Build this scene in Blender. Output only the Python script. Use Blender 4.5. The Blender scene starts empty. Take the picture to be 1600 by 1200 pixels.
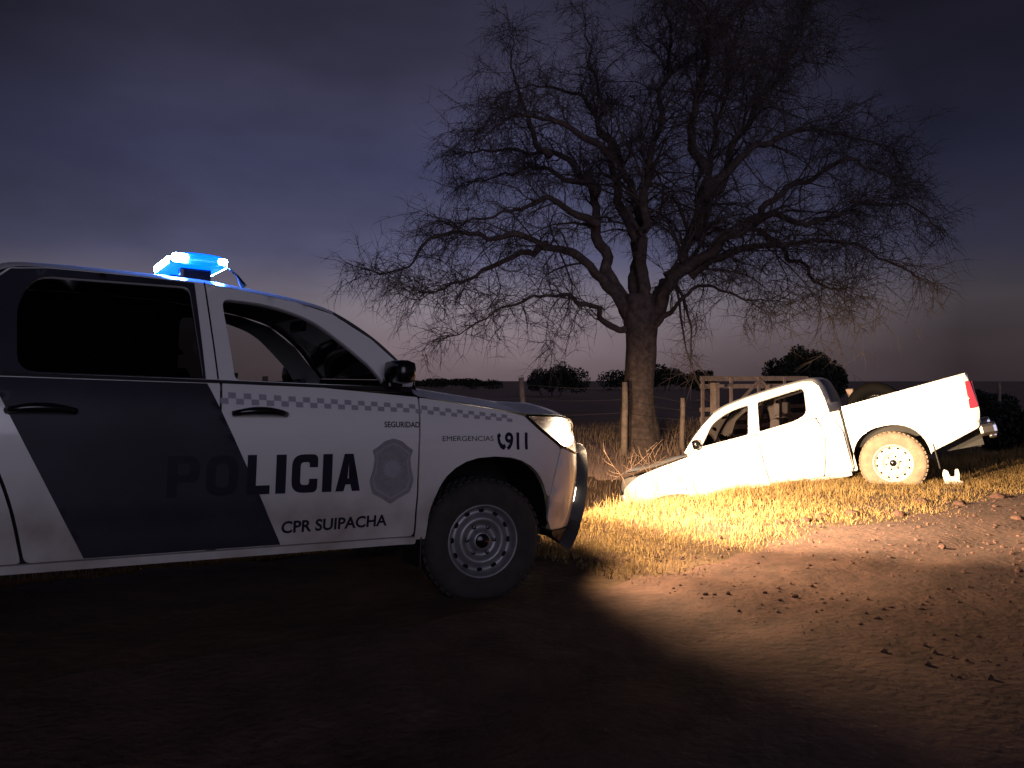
import bpy, bmesh, math, random
import numpy as np
from mathutils import Vector, Matrix, noise
from mathutils.geometry import delaunay_2d_cdt
R = math.radians
random.seed(7); rng = np.random.default_rng(7)
SC = bpy.context.scene
COL = SC.collection

# ------------------------------------------------------------------ camera, sky, sun, exposure
CAM_H, FPX, CYP = 1.317, 1260.0, 595.0
cam = bpy.data.cameras.new('camera'); cam.sensor_width = 36.0; cam.lens = FPX / 1600 * 36.0
cam.clip_end = 6000; cam.clip_start = 0.05
cam.shift_y = -(600 - CYP) / 1600.0
camo = bpy.data.objects.new('camera', cam); COL.objects.link(camo)
camo.location = (0, 0, CAM_H); camo.rotation_euler = (R(90), 0, 0)
SC.camera = camo

SUN_EL, SUN_AZ = 1.0, 165.0          # afterglow behind the camera
w = bpy.data.worlds.new('World'); SC.world = w; w.use_nodes = True
nt = w.node_tree; nt.nodes.clear()
def wn(t, **k):
    n = nt.nodes.new(t)
    for a, b in k.items(): setattr(n, a, b)
    return n
L = nt.links.new
sky = wn('ShaderNodeTexSky', sky_type='NISHITA', sun_disc=False)
sky.sun_elevation = R(SUN_EL); sky.sun_rotation = R(SUN_AZ); sky.dust_density = .6; sky.ozone_density = 2.0; sky.altitude = 40
tc = wn('ShaderNodeTexCoord'); sp = wn('ShaderNodeSeparateXYZ'); L(tc.outputs['Generated'], sp.inputs[0])
# dusk: pink-grey band along the horizon, slate blue above
rp = wn('ShaderNodeValToRGB'); e = rp.color_ramp.elements
for i, (p, c) in enumerate([(0, (.128, .092, .104)), (1, (.016, .016, .032)), (.05, (.158, .122, .138)), (.09, (.172, .146, .172)), (.15, (.088, .088, .158)), (.25, (.050, .052, .108)), (.36, (.040, .038, .070)), (.5, (.027, .027, .050))]):
    x = e[i] if i < 2 else e.new(p)
    x.position = p; x.color = (*c, 1)
L(sp.outputs[2], rp.inputs[0])
# thin broken cloud
mp = wn('ShaderNodeMapping'); mp.inputs['Scale'].default_value = (1.0, 1.0, 2.4); mp.inputs['Location'].default_value = (3.1, .4, 1.2)
cl = wn('ShaderNodeTexNoise'); cl.inputs['Scale'].default_value = 2.3; cl.inputs['Detail'].default_value = 6; cl.inputs['Roughness'].default_value = .5
cr = wn('ShaderNodeMapRange'); cr.inputs[1].default_value = .33; cr.inputs[2].default_value = .68; cr.inputs[3].default_value = .68; cr.inputs[4].default_value = 1.32
L(tc.outputs['Generated'], mp.inputs[0]); L(mp.outputs[0], cl.inputs['Vector']); L(cl.outputs['Fac'], cr.inputs[0])
# the last light stands ahead, a little to the left; the rest of the sky is darker
dt = wn('ShaderNodeVectorMath', operation='DOT_PRODUCT'); dt.inputs[1].default_value = Vector((-.10, .99, .05)).normalized(); L(tc.outputs['Generated'], dt.inputs[0])
az = wn('ShaderNodeMapRange'); az.inputs[1].default_value = .82; az.inputs[2].default_value = 1.0; az.inputs[3].default_value = .26; az.inputs[4].default_value = 1.22
L(dt.outputs['Value'], az.inputs[0])
m1 = wn('ShaderNodeMath', operation='MULTIPLY'); L(cr.outputs[0], m1.inputs[0]); L(az.outputs[0], m1.inputs[1])
v1 = wn('ShaderNodeVectorMath', operation='SCALE'); L(rp.outputs[0], v1.inputs[0]); L(m1.outputs[0], v1.inputs['Scale'])
v2 = wn('ShaderNodeVectorMath', operation='SCALE'); L(sky.outputs[0], v2.inputs[0]); v2.inputs['Scale'].default_value = .001
v3 = wn('ShaderNodeVectorMath', operation='ADD'); L(v1.outputs[0], v3.inputs[0]); L(v2.outputs[0], v3.inputs[1])
bg = wn('ShaderNodeBackground'); bg.inputs['Strength'].default_value = 1.0
ow = wn('ShaderNodeOutputWorld'); L(v3.outputs[0], bg.inputs['Color']); L(bg.outputs[0], ow.inputs[0])

sl = bpy.data.lights.new('sun', 'SUN'); sl.energy = .60; sl.angle = R(40); sl.color = (.80, .75, 1)
so = bpy.data.objects.new('sun', sl); COL.objects.link(so)
so.rotation_euler = (R(90 - 7), 0, R(180 - SUN_AZ))
SC.view_settings.view_transform = 'Standard'; SC.view_settings.look = 'None'
SC.view_settings.exposure = 0; SC.view_settings.gamma = 1; SC.view_settings.use_curve_mapping = False
SC.cycles.max_bounces = 6; SC.cycles.transparent_max_bounces = 16; SC.cycles.caustics_reflective = False
SC.cycles.use_denoising = True

# ------------------------------------------------------------------ materials
MATS = {}
def mat(name, col, rough=.6, metal=0., coat=0., var=0., scale=8., bump=0., bscale=60., col2=None, spec=.5, dirt=None, coord='Object'):
    m = bpy.data.materials.new(name); m.use_nodes = True; t = m.node_tree
    b = t.nodes['Principled BSDF']
    b.inputs['Roughness'].default_value = rough; b.inputs['Metallic'].default_value = metal
    b.inputs['Coat Weight'].default_value = coat; b.inputs['Coat Roughness'].default_value = .08
    b.inputs['Specular IOR Level'].default_value = spec
    b.inputs['Base Color'].default_value = (*col, 1)
    co = t.nodes.new('ShaderNodeTexCoord')
    if col2 is not None or var:
        n = t.nodes.new('ShaderNodeTexNoise'); n.inputs['Scale'].default_value = scale; n.inputs['Detail'].default_value = 6
        n.inputs['Roughness'].default_value = .65
        t.links.new(co.outputs[coord], n.inputs['Vector'])
        r = t.nodes.new('ShaderNodeValToRGB'); r.color_ramp.elements[0].position = .34; r.color_ramp.elements[1].position = .68
        c2 = col2 if col2 is not None else tuple(c * (1 - var) for c in col)
        r.color_ramp.elements[0].color = (*c2, 1); r.color_ramp.elements[1].color = (*col, 1)
        t.links.new(n.outputs['Fac'], r.inputs[0]); last = r.outputs[0]
        if dirt:      # (colour, height below which dust gathers, strength): splashed dust low on a body
            sp = t.nodes.new('ShaderNodeSeparateXYZ'); t.links.new(co.outputs['Object'], sp.inputs[0])
            mr = t.nodes.new('ShaderNodeMapRange'); mr.inputs[1].default_value = dirt[1]; mr.inputs[2].default_value = dirt[1] - .45
            mr.inputs[3].default_value = 0; mr.inputs[4].default_value = dirt[2]
            t.links.new(sp.outputs[2], mr.inputs[0])
            n2 = t.nodes.new('ShaderNodeTexNoise'); n2.inputs['Scale'].default_value = 5; n2.inputs['Detail'].default_value = 8
            t.links.new(co.outputs['Object'], n2.inputs['Vector'])
            mu = t.nodes.new('ShaderNodeMath'); mu.operation = 'MULTIPLY'; t.links.new(mr.outputs[0], mu.inputs[0]); t.links.new(n2.outputs['Fac'], mu.inputs[1])
            mx = t.nodes.new('ShaderNodeMix'); mx.data_type = 'RGBA'; mx.inputs[7].default_value = (*dirt[0], 1)
            t.links.new(mu.outputs[0], mx.inputs[0]); t.links.new(last, mx.inputs[6]); last = mx.outputs[2]
            ra = t.nodes.new('ShaderNodeMapRange'); ra.inputs[3].default_value = rough; ra.inputs[4].default_value = .75
            t.links.new(mu.outputs[0], ra.inputs[0]); t.links.new(ra.outputs[0], b.inputs['Roughness'])
        t.links.new(last, b.inputs['Base Color'])
    if bump:
        n3 = t.nodes.new('ShaderNodeTexNoise'); n3.inputs['Scale'].default_value = bscale; n3.inputs['Detail'].default_value = 6
        t.links.new(co.outputs[coord], n3.inputs['Vector'])
        bp = t.nodes.new('ShaderNodeBump'); bp.inputs['Strength'].default_value = bump; bp.inputs['Distance'].default_value = .02
        t.links.new(n3.outputs['Fac'], bp.inputs['Height']); t.links.new(bp.outputs[0], b.inputs['Normal'])
    MATS[name] = m; return m
def mottled(name, f0, f1, scale):
    m = MATS[name]; t = m.node_tree; b = t.nodes['Principled BSDF']; src = b.inputs['Base Color'].links[0].from_socket
    co = t.nodes.new('ShaderNodeTexCoord'); n = t.nodes.new('ShaderNodeTexNoise'); n.inputs['Scale'].default_value = scale; n.inputs['Detail'].default_value = 9; n.inputs['Roughness'].default_value = .7
    mr = t.nodes.new('ShaderNodeMapRange'); mr.inputs[1].default_value = .35; mr.inputs[2].default_value = .65; mr.inputs[3].default_value = f0; mr.inputs[4].default_value = f1
    sc = t.nodes.new('ShaderNodeVectorMath'); sc.operation = 'SCALE'
    t.links.new(co.outputs['Object'], n.inputs['Vector']); t.links.new(n.outputs['Fac'], mr.inputs[0]); t.links.new(src, sc.inputs[0]); t.links.new(mr.outputs[0], sc.inputs['Scale']); t.links.new(sc.outputs[0], b.inputs['Base Color'])
def glass(name, tr, refl=.08, tint=(1, 1, 1)):
    m = bpy.data.materials.new(name); m.use_nodes = True; t = m.node_tree; t.nodes.clear()
    o = t.nodes.new('ShaderNodeOutputMaterial'); a = t.nodes.new('ShaderNodeBsdfTransparent'); g = t.nodes.new('ShaderNodeBsdfGlossy')
    a.inputs[0].default_value = (tr * tint[0], tr * tint[1], tr * tint[2], 1); g.inputs['Roughness'].default_value = .03
    f = t.nodes.new('ShaderNodeFresnel'); f.inputs[0].default_value = 1.45
    x = t.nodes.new('ShaderNodeMixShader')
    t.links.new(f.outputs[0], x.inputs[0]); t.links.new(a.outputs[0], x.inputs[1]); t.links.new(g.outputs[0], x.inputs[2]); t.links.new(x.outputs[0], o.inputs[0])
    MATS[name] = m; return m
def emit(name, col, s):
    m = bpy.data.materials.new(name); m.use_nodes = True; t = m.node_tree; b = t.nodes['Principled BSDF']
    b.inputs['Base Color'].default_value = (*[c * .5 for c in col], 1); b.inputs['Emission Color'].default_value = (*col, 1); b.inputs['Emission Strength'].default_value = s
    MATS[name] = m; return m
mat('paint', (.76, .76, .75), .26, coat=.6, var=.05, scale=2.5, dirt=((.24, .19, .145), 1.0, 1.1))
mat('paint_truck', (.80, .80, .79), .30, coat=.5, var=.05, scale=2.5, dirt=((.40, .33, .25), .95, .6))
mat('navy_dark', (.036, .036, .050), .5, col2=(.020, .020, .030), scale=2, spec=.25)
mat('print_navy', (.006, .006, .016), .5, var=.1, spec=.3)
mat('print_edge', (.05, .05, .06), .5, var=.1, spec=.3)
mat('print_grey', (.33, .33, .37), .5, var=.12, scale=20)
mat('print_badge', (.20, .19, .20), .5, col2=(.27, .26, .27), scale=30)
mat('print_white', (.55, .55, .55), .5, var=.05)
mat('trim', (.012, .012, .013), .55, var=.2, bump=.1, bscale=200)
mat('gloss_black', (.008, .008, .009), .18, var=.2)
mat('tyre', (.018, .017, .016), .85, col2=(.04, .035, .03), scale=9, bump=.4, bscale=90)
mat('tyre_mud', (.34, .27, .19), .9, col2=(.20, .155, .11), scale=7, bump=.5, bscale=50)
mat('steel', (.30, .30, .31), .42, metal=.55, var=.3, scale=12)
mat('rim_white', (.66, .64, .60), .5, col2=(.52, .47, .40), scale=7)
mat('chrome', (.62, .62, .62), .18, metal=1, var=.08)
mat('reflector', (.85, .80, .74), .22, metal=.75, var=.05)
mat('bezel', (.26, .20, .17), .4, var=.2, scale=14)
mat('interior', (.022, .021, .022), .85, var=.3, scale=20)
mat('seat_pale', (.34, .34, .35), .8, var=.2)
mat('red_lens', (.42, .01, .012), .2, coat=.6, var=.2, scale=30)
mat('orange_lens', (.6, .18, .02), .25, coat=.5, var=.1)
mat('bed_liner', (.03, .03, .03), .75, var=.3, bump=.2)
mat('bark', (.125, .090, .078), .95, col2=(.060, .042, .036), scale=5, bump=1.0, bscale=11)
mat('twig', (.105, .080, .074), .95, var=.4, scale=3)
mat('leaf_dark', (.018, .024, .016), .85, col2=(.008, .011, .009), scale=1.2)
mat('wood', (.30, .23, .18), .9, col2=(.16, .12, .095), scale=6, bump=.5, bscale=40)
mat('wood_white', (.30, .23, .205), .85, col2=(.17, .125, .11), scale=7, bump=.4, bscale=40)
mat('wire', (.20, .18, .17), .5, metal=.6, var=.2)
mat('stick', (.22, .14, .09), .85, var=.4, scale=9)
mat('clod', (.11, .055, .04), .95, col2=(.06, .03, .02), scale=12, bump=.6, bscale=40)
mat('plastic_white', (.78, .76, .72), .45, var=.08)
mat('sack', (.46, .40, .37), .9, var=.25, bump=.4)
mat('grass', (.30, .20, .070), .85, col2=(.17, .105, .034), scale=1.3)
mat('grass_dark', (.30, .21, .15), .85, col2=(.17, .115, .085), scale=1.0)
mat('soil', (.115, .070, .036), .95, col2=(.070, .040, .022), scale=1.7, bump=.9, bscale=16)
mat('dirt', (.125, .068, .050), .95, col2=(.080, .042, .031), scale=1.1, bump=.8, bscale=22)
mottled('dirt', .62, 1.30, 4.5); mottled('soil', .65, 1.3, 4.0); mottled('bark', .55, 1.3, 9.0); mottled('grass', .75, 1.2, 9.0)
glass('glass_side', .62); glass('glass_tint', .035); glass('glass_screen', .80); glass('glass_truck', .42, tint=(1, .93, .94)); glass('glass_lens', .95)
emit('bulb', (1, .80, .58), 42); emit('lamp_marker', (1, .80, .62), 9)
emit('led_core', (.07, .22, 1), 420); emit('led_lens', (.0, .10, 1), 3.0)

# ------------------------------------------------------------------ helpers
def link(name, me, m=None, parent=None, smooth=False):
    o = bpy.data.objects.new(name, me); COL.objects.link(o)
    if m is not None and not me.materials: me.materials.append(MATS[m] if isinstance(m, str) else m)
    if smooth: me.polygons.foreach_set('use_smooth', [True] * len(me.polygons))
    if parent is not None: o.parent = parent
    return o
def mesh(name, v, f, m=None, parent=None, smooth=False):
    me = bpy.data.meshes.new(name); me.from_pydata([tuple(p) for p in v], [], f); me.update()
    return link(name, me, m, parent, smooth)
def empty(name, loc=(0, 0, 0)):
    o = bpy.data.objects.new(name, None); COL.objects.link(o); o.location = loc; o.empty_display_size = .2; return o
def tag(o, label, cat, group=None):
    o['label'] = label; o['category'] = cat
    if group: o['group'] = group
    return o
def at(px, py, Y):
    return Vector(((px - 800) / FPX * Y, Y, CAM_H - (py - CYP) / FPX * Y))
def box_bm(bm, lo, hi, bev=.0, M=None):
    r = bmesh.ops.create_cube(bm, size=1); vs = r['verts']
    c = [(a + b) / 2 for a, b in zip(lo, hi)]; s = [b - a for a, b in zip(lo, hi)]
    for v in vs: v.co = Vector((c[0] + v.co.x * s[0], c[1] + v.co.y * s[1], c[2] + v.co.z * s[2]))
    if bev:
        es = list({e for v in vs for e in v.link_edges})
        r2 = bmesh.ops.bevel(bm, geom=es, offset=bev, segments=2, affect='EDGES', profile=.6); vs = list({v for f in r2['faces'] for v in f.verts} | {v for v in vs if v.is_valid})
    if M is not None:
        for v in vs: v.co = M @ v.co
    return vs
def bm_obj(name, bm, m, parent=None, smooth=False):
    me = bpy.data.meshes.new(name); bmesh.ops.recalc_face_normals(bm, faces=bm.faces[:]); bm.to_mesh(me); bm.free()
    return link(name, me, m, parent, smooth)
def box(name, lo, hi, m, parent=None, bev=.0, M=None):
    bm = bmesh.new(); box_bm(bm, lo, hi, bev, M); return bm_obj(name, bm, m, parent)
def lathe(prof, n=48, axis='y'):
    """prof: list of (r, a) ; a along axis. Returns verts, faces"""
    v, f = [], []
    for i in range(n):
        t = 2 * math.pi * i / n; c, s = math.cos(t), math.sin(t)
        for r, a in prof: v.append((r * c, a, r * s))
    k = len(prof)
    for i in range(n):
        j = (i + 1) % n
        for q in range(k - 1): f.append((i * k + q, i * k + q + 1, j * k + q + 1, j * k + q))
    return v, f
def tube(pts, rad, n=6, cap=True):
    pts = [Vector(p) for p in pts]; v, f = [], []
    up = Vector((.31, .17, .93)).normalized()
    for i, p in enumerate(pts):
        d = (pts[min(i + 1, len(pts) - 1)] - pts[max(i - 1, 0)]).normalized()
        a = d.cross(up)
        if a.length < 1e-3: a = d.cross(Vector((1, 0, 0)))
        a.normalize(); b = d.cross(a); r = rad[i] if hasattr(rad, '__len__') else rad
        for k in range(n):
            t = 2 * math.pi * k / n; v.append(p + (a * math.cos(t) + b * math.sin(t)) * r)
    for i in range(len(pts) - 1):
        for k in range(n):
            f.append((i * n + k, i * n + (k + 1) % n, (i + 1) * n + (k + 1) % n, (i + 1) * n + k))
    if cap: f.append(tuple(range(n - 1, -1, -1))); f.append(tuple((len(pts) - 1) * n + k for k in range(n)))
    return v, f
def join(parts):
    V, F = [], []
    for v, f in parts:
        o = len(V); V += list(v); F += [tuple(i + o for i in q) for q in f]
    return V, F
def catmull(pts, n=6, closed=False):
    P = [Vector(p) for p in pts]; out = []; N = len(P); rngi = range(N if closed else N - 1)
    for i in rngi:
        if closed: a, b, c, d = P[i - 1], P[i], P[(i + 1) % N], P[(i + 2) % N]
        else: a, b, c, d = P[max(i - 1, 0)], P[i], P[i + 1], P[min(i + 2, N - 1)]
        for k in range(n):
            t = k / n
            out.append(.5 * ((2 * b) + (c - a) * t + (2 * a - 5 * b + 4 * c - d) * t * t + (3 * b - a - 3 * c + d) * t ** 3))
    if not closed: out.append(P[-1])
    return out
def fillet(pts, r, n=4):
    """round polygon corners; pts (x,y) or (x,y,r)"""
    out = []; N = len(pts)
    for i in range(N):
        p = Vector(pts[i][:2]); a = Vector(pts[i - 1][:2]); b = Vector(pts[(i + 1) % N][:2]); rr = pts[i][2] if len(pts[i]) > 2 else r
        da, db = a - p, b - p; la, lb = da.length, db.length
        rr = min(rr, la * .45, lb * .45)
        if rr < 1e-4: out.append(p); continue
        p0 = p + da / la * rr; p1 = p + db / lb * rr
        for k in range(n + 1):
            t = k / n; out.append(p0 * (1 - t) ** 2 + p * 2 * t * (1 - t) + p1 * t * t)
    return out
def resample(poly, step):
    out = []
    for i in range(len(poly)):
        a, b = poly[i - 1], poly[i]; l = (b - a).length; k = max(1, int(math.ceil(l / step)))
        if l < 1e-6: continue
        for j in range(k): out.append(a + (b - a) * (j / k))
    return out
def inside(p, poly):
    c = False; x, y = p
    for i in range(len(poly)):
        x1, y1 = poly[i - 1]; x2, y2 = poly[i]
        if (y1 > y) != (y2 > y) and x < (x2 - x1) * (y - y1) / (y2 - y1) + x1: c = not c
    return c
def area2(poly): return sum(poly[i - 1][0] * poly[i][1] - poly[i][0] * poly[i - 1][1] for i in range(len(poly)))
def tri_poly(outline, holes=(), step=.06):
    loops = [resample([Vector(p[:2]) for p in outline], step)] + [resample([Vector(p[:2]) for p in h], step) for h in holes]
    V, E = [], []
    for lp in loops:
        o = len(V); V += lp; E += [(o + i, o + (i + 1) % len(lp)) for i in range(len(lp))]
    nb = len(V); B = np.array([tuple(p) for p in V])
    xs = np.arange(B[:, 0].min() + step / 2, B[:, 0].max(), step); ys = np.arange(B[:, 1].min() + step / 2, B[:, 1].max(), step)
    for x in xs:
        for y in ys:
            if np.min((B[:, 0] - x) ** 2 + (B[:, 1] - y) ** 2) < (step * .5) ** 2: continue
            if inside((x, y), loops[0]) and not any(inside((x, y), h) for h in loops[1:]): V.append(Vector((x, y)))
    ov, oe, of, *_ = delaunay_2d_cdt(V, E, [], 0, 1e-6)
    F = []
    for f in of:
        c = sum((ov[i] for i in f), Vector((0, 0))) / len(f)
        if inside(c, loops[0]) and not any(inside(c, h) for h in loops[1:]):
            f = list(f)
            if area2([ov[i] for i in f]) < 0: f.reverse()
            F.append(f)
    return ov, F
def surf(mapf, u, z, off):
    p = mapf(u, z)
    if off:
        e = .004; du = mapf(u + e, z) - mapf(u - e, z); dz = mapf(u, z + e) - mapf(u, z - e)
        n = du.cross(dz).normalized(); p = p + n * off
    return p
def panel(name, outline, mapf, m, parent, side=-1, holes=(), off=0., step=.06, skirt=.016, warp=None):
    ov, F = tri_poly(outline, holes, step)
    V = [surf(mapf, p.x, p.y, off) for p in ov]
    if warp: V = [warp(p) for p in V]
    cnt = {}
    for f in F:
        for i in range(len(f)):
            a, b = f[i], f[(i + 1) % len(f)]; cnt[(a, b)] = 1
    bd = [(a, b) for a, b in cnt if (b, a) not in cnt]
    nv = len(V); FF = [tuple(f) for f in F]; nF = len(FF)
    if skirt:
        inn = {}
        for a, b in bd:
            for i in (a, b):
                if i not in inn:
                    p = ov[i]; q = surf(mapf, p.x, p.y, off - skirt)
                    if warp: q = warp(q)
                    inn[i] = (len(V), len(V) + 1); V.append(V[i].copy()); V.append(q)
            FF.append((inn[b][0], inn[a][0], inn[a][1], inn[b][1]))
    if side > 0: V = [Vector((p.x, -p.y, p.z)) for p in V]; FF = [tuple(reversed(f)) for f in FF]
    me = bpy.data.meshes.new(name); me.from_pydata([tuple(p) for p in V], [], FF); me.update()
    me.polygons.foreach_set('use_smooth', [i < nF for i in range(len(FF))])
    return link(name, me, m, parent)
def text2d(body, bold=.0):
    c = bpy.data.curves.new('lettering', 'FONT'); c.body = body; c.offset = bold; c.resolution_u = 4
    o = bpy.data.objects.new('lettering', c); COL.objects.link(o)
    dg = bpy.context.evaluated_depsgraph_get(); me = bpy.data.meshes.new_from_object(o.evaluated_get(dg))
    bpy.data.objects.remove(o); bpy.data.curves.remove(c); return me
def decal_text(name, body, rect, mapf, m, parent, bold=0., off=.003, grow=0., slant=0.):
    """rect = (u0,z0,u1,z1) with optional tilt: z given at both ends"""
    me = text2d(body, bold); bm = bmesh.new(); bm.from_mesh(me)
    x0 = min(v.co.x for v in bm.verts); x1 = max(v.co.x for v in bm.verts); y0 = min(v.co.y for v in bm.verts); y1 = max(v.co.y for v in bm.verts)
    for k in range(1, 8):
        bmesh.ops.bisect_plane(bm, geom=bm.verts[:] + bm.edges[:] + bm.faces[:], plane_co=(0, y0 + (y1 - y0) * k / 8, 0), plane_no=(0, 1, 0))
    u0, z0, u1, z1 = rect
    for v in bm.verts:
        a = (v.co.x - x0) / (x1 - x0); b = (v.co.y - y0) / (y1 - y0)
        u = u0 - grow + a * (u1 - u0 + 2 * grow); z = z0 - grow + b * (z1 - z0 + 2 * grow) + slant * (a - .5)
        v.co = surf(mapf, u, z, off)
    bm.to_mesh(me); bm.free(); me.materials.clear()
    return link(name, me, m, parent)

# ------------------------------------------------------------------ pickup trucks
ZS = [.20, .30, .45, .6, .8, 1.0, 1.12, 1.2, 1.25, 1.4, 1.6, 1.75, 1.80]
WS = [.80, .855, .895, .912, .925, .93, .92, .897, .87, .80, .69, .605, .57]
ZB = [.2, .45, .6, .8, 1.0, 1.15, 1.30, 1.45]; WB = [.84, .885, .905, .92, .925, .918, .90, .88]
def smooth_interp(xs, ys):
    # dense monotone-ish smoothing so that panels have no creases at the knots
    g = np.linspace(xs[0] - .1, xs[-1] + .1, 800); y = np.interp(g, xs, ys); k = 41
    ker = np.hanning(k); ker /= ker.sum(); yp = np.convolve(np.pad(y, k // 2, 'edge'), ker, 'valid')
    return lambda z: float(np.interp(z, g, yp))
Wcab, Wbed = smooth_interp(ZS, WS), smooth_interp(ZB, WB)
NEXP = 2.7
class Pickup:
    def __init__(s, xf, x0=.25, arch_f=(.06, .40, .44), arch_r=(-3.06, .42, .47)):
        s.x0 = x0; s.xf = smooth_interp([p[0] for p in xf], [p[1] for p in xf]); s.arch_f, s.arch_r = arch_f, arch_r
        th = np.linspace(0, math.pi / 2, 600); a, wd = .76, .92
        x = a * np.sin(th) ** (2 / NEXP); y = wd * np.cos(th) ** (2 / NEXP)
        d = np.r_[0, np.cumsum(np.hypot(np.diff(x), np.diff(y)))]
        s.L = d[-1]; s.th, s.d, s.xn = th, d, x + x0; s.UC = x0 + s.L
    def U(s, x): return s.x0 + float(np.interp(x, s.xn, s.d)) if x > s.x0 else x       # surface coordinate at a given nominal x
    def map(s, u, z):
        wd = Wcab(z)
        if u > s.x0:
            th = float(np.interp(u - s.x0, s.d, s.th)); a = s.xf(z) - s.x0
            x = s.x0 + a * math.sin(th) ** (2 / NEXP); y = wd * max(math.cos(th), 0) ** (2 / NEXP)
        else: x, y = u, wd
        ax, az, ar = s.arch_f; dd = math.hypot(u - ax, z - az)
        if z < 1.05 and u < .8: y += .022 * math.exp(-((dd - ar - .02) / .085) ** 2)
        if u < -.3: y += .007 * math.tanh((z - .60) / .035) * math.exp(-((z - .60) / .20) ** 2)
        return Vector((x, -y, z))
    def mapbed(s, u, z):
        y = Wbed(z); ax, az, ar = s.arch_r; dd = math.hypot(u - ax, z - az)
        y += .022 * math.exp(-((dd - ar - .02) / .085) ** 2)
        e = max(0, -4.02 - u); y -= e * e * 2.0
        return Vector((u, -y, z))
def arch_pts(cx, pts): return [(cx + a, b) for a, b in pts]
def strip(bm_pts, depth):
    """extrude a polyline (x,z) at y=-d0 inwards to form a wheel housing"""
    v, f = [], []
    for x, z in bm_pts: v += [(x, -.90, z), (x, -.90 + depth, z)]
    for i in range(len(bm_pts) - 1): f.append((2 * i, 2 * i + 1, 2 * i + 3, 2 * i + 2))
    n = len(v); f.append(tuple(2 * i + 1 for i in range(len(bm_pts))))
    return v, f
def make_wheel(parent, loc, side, tyre_m, rim_m, r=.385, steer=0., holes=12):
    """steel wheel; outer face towards side (-1 right, +1 left)"""
    wr = r / .385
    prof = [(.232, -.105), (.30, -.122), (.345, -.118), (.368, -.105), (.381, -.085), (.385, -.05), (.385, .05), (.381, .085), (.368, .105), (.30, .12), (.232, .105)]
    pv, pf = lathe([(a * wr, b) for a, b in prof], 56)
    # tread blocks
    tb = []
    for i in range(44):
        t = 2 * math.pi * i / 44
        for k, yy in enumerate((-.075, -.026, .024, .072)):
            tt = t + (k % 2) * .07; c, s_ = math.cos(tt), math.sin(tt); M = Matrix.Translation((c * r, yy, s_ * r)) @ Matrix.Rotation(-tt, 4, 'Y')
            vs = [M @ Vector((a * .007, b * .019, d * .019)) for a in (-1, 1) for b in (-1, 1) for d in (-1, 1)]
            tb.append((vs, [(0, 1, 3, 2), (4, 6, 7, 5), (0, 4, 5, 1), (2, 3, 7, 6), (0, 2, 6, 4), (1, 5, 7, 3)]))
    V, F = join([(pv, pf)] + tb)
    root = empty('wheel', loc); root.parent = parent
    root.rotation_euler = (0, 0, steer + (math.pi if side > 0 else 0))
    mesh('tyre', V, F, tyre_m, root, True)
    rp = [(.222, .09), (.236, .06), (.236, -.095), (.229, -.108), (.220, -.106), (.214, -.092), (.205, -.062), (.196, -.050), (.178, -.048), (.166, -.060), (.150, -.078), (.138, -.084), (.124, -.080), (.112, -.058), (.100, -.048), (.070, -.046), (.066, -.066), (.060, -.082), (.048, -.088), (0.001, -.089)]
    rv, rf = lathe([(a * wr, b) for a, b in rp], 56)
    rim = mesh('rim', rv, rf, rim_m, root, True)
    hv = []
    for i in range(holes):
        t = 2 * math.pi * i / holes; c, s_ = math.cos(t), math.sin(t); rr = .187 * wr
        pts = [(.013 * math.cos(q * math.pi / 4), .019 * math.sin(q * math.pi / 4)) for q in range(8)]
        vs = [(c * (rr + a) - s_ * b, -.0525, s_ * (rr + a) + c * b) for a, b in pts]
        mesh('vent_hole', vs, [tuple(range(7, -1, -1))], 'gloss_black', rim)
    for i in range(6):
        t = 2 * math.pi * i / 6; c, s_ = math.cos(t) * .088, math.sin(t) * .088
        v_, f_ = lathe([(.001, -.066), (.011, -.064), (.013, -.046)], 8); mesh('wheel_nut', [(a + c, b, d + s_) for a, b, d in v_], f_, 'gloss_black', rim)
    v_, f_ = lathe([(.001, -.094), (.040, -.093), (.046, -.086)], 20); mesh('hub_cap', v_, f_, 'gloss_black', rim, True)
    return root
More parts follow.
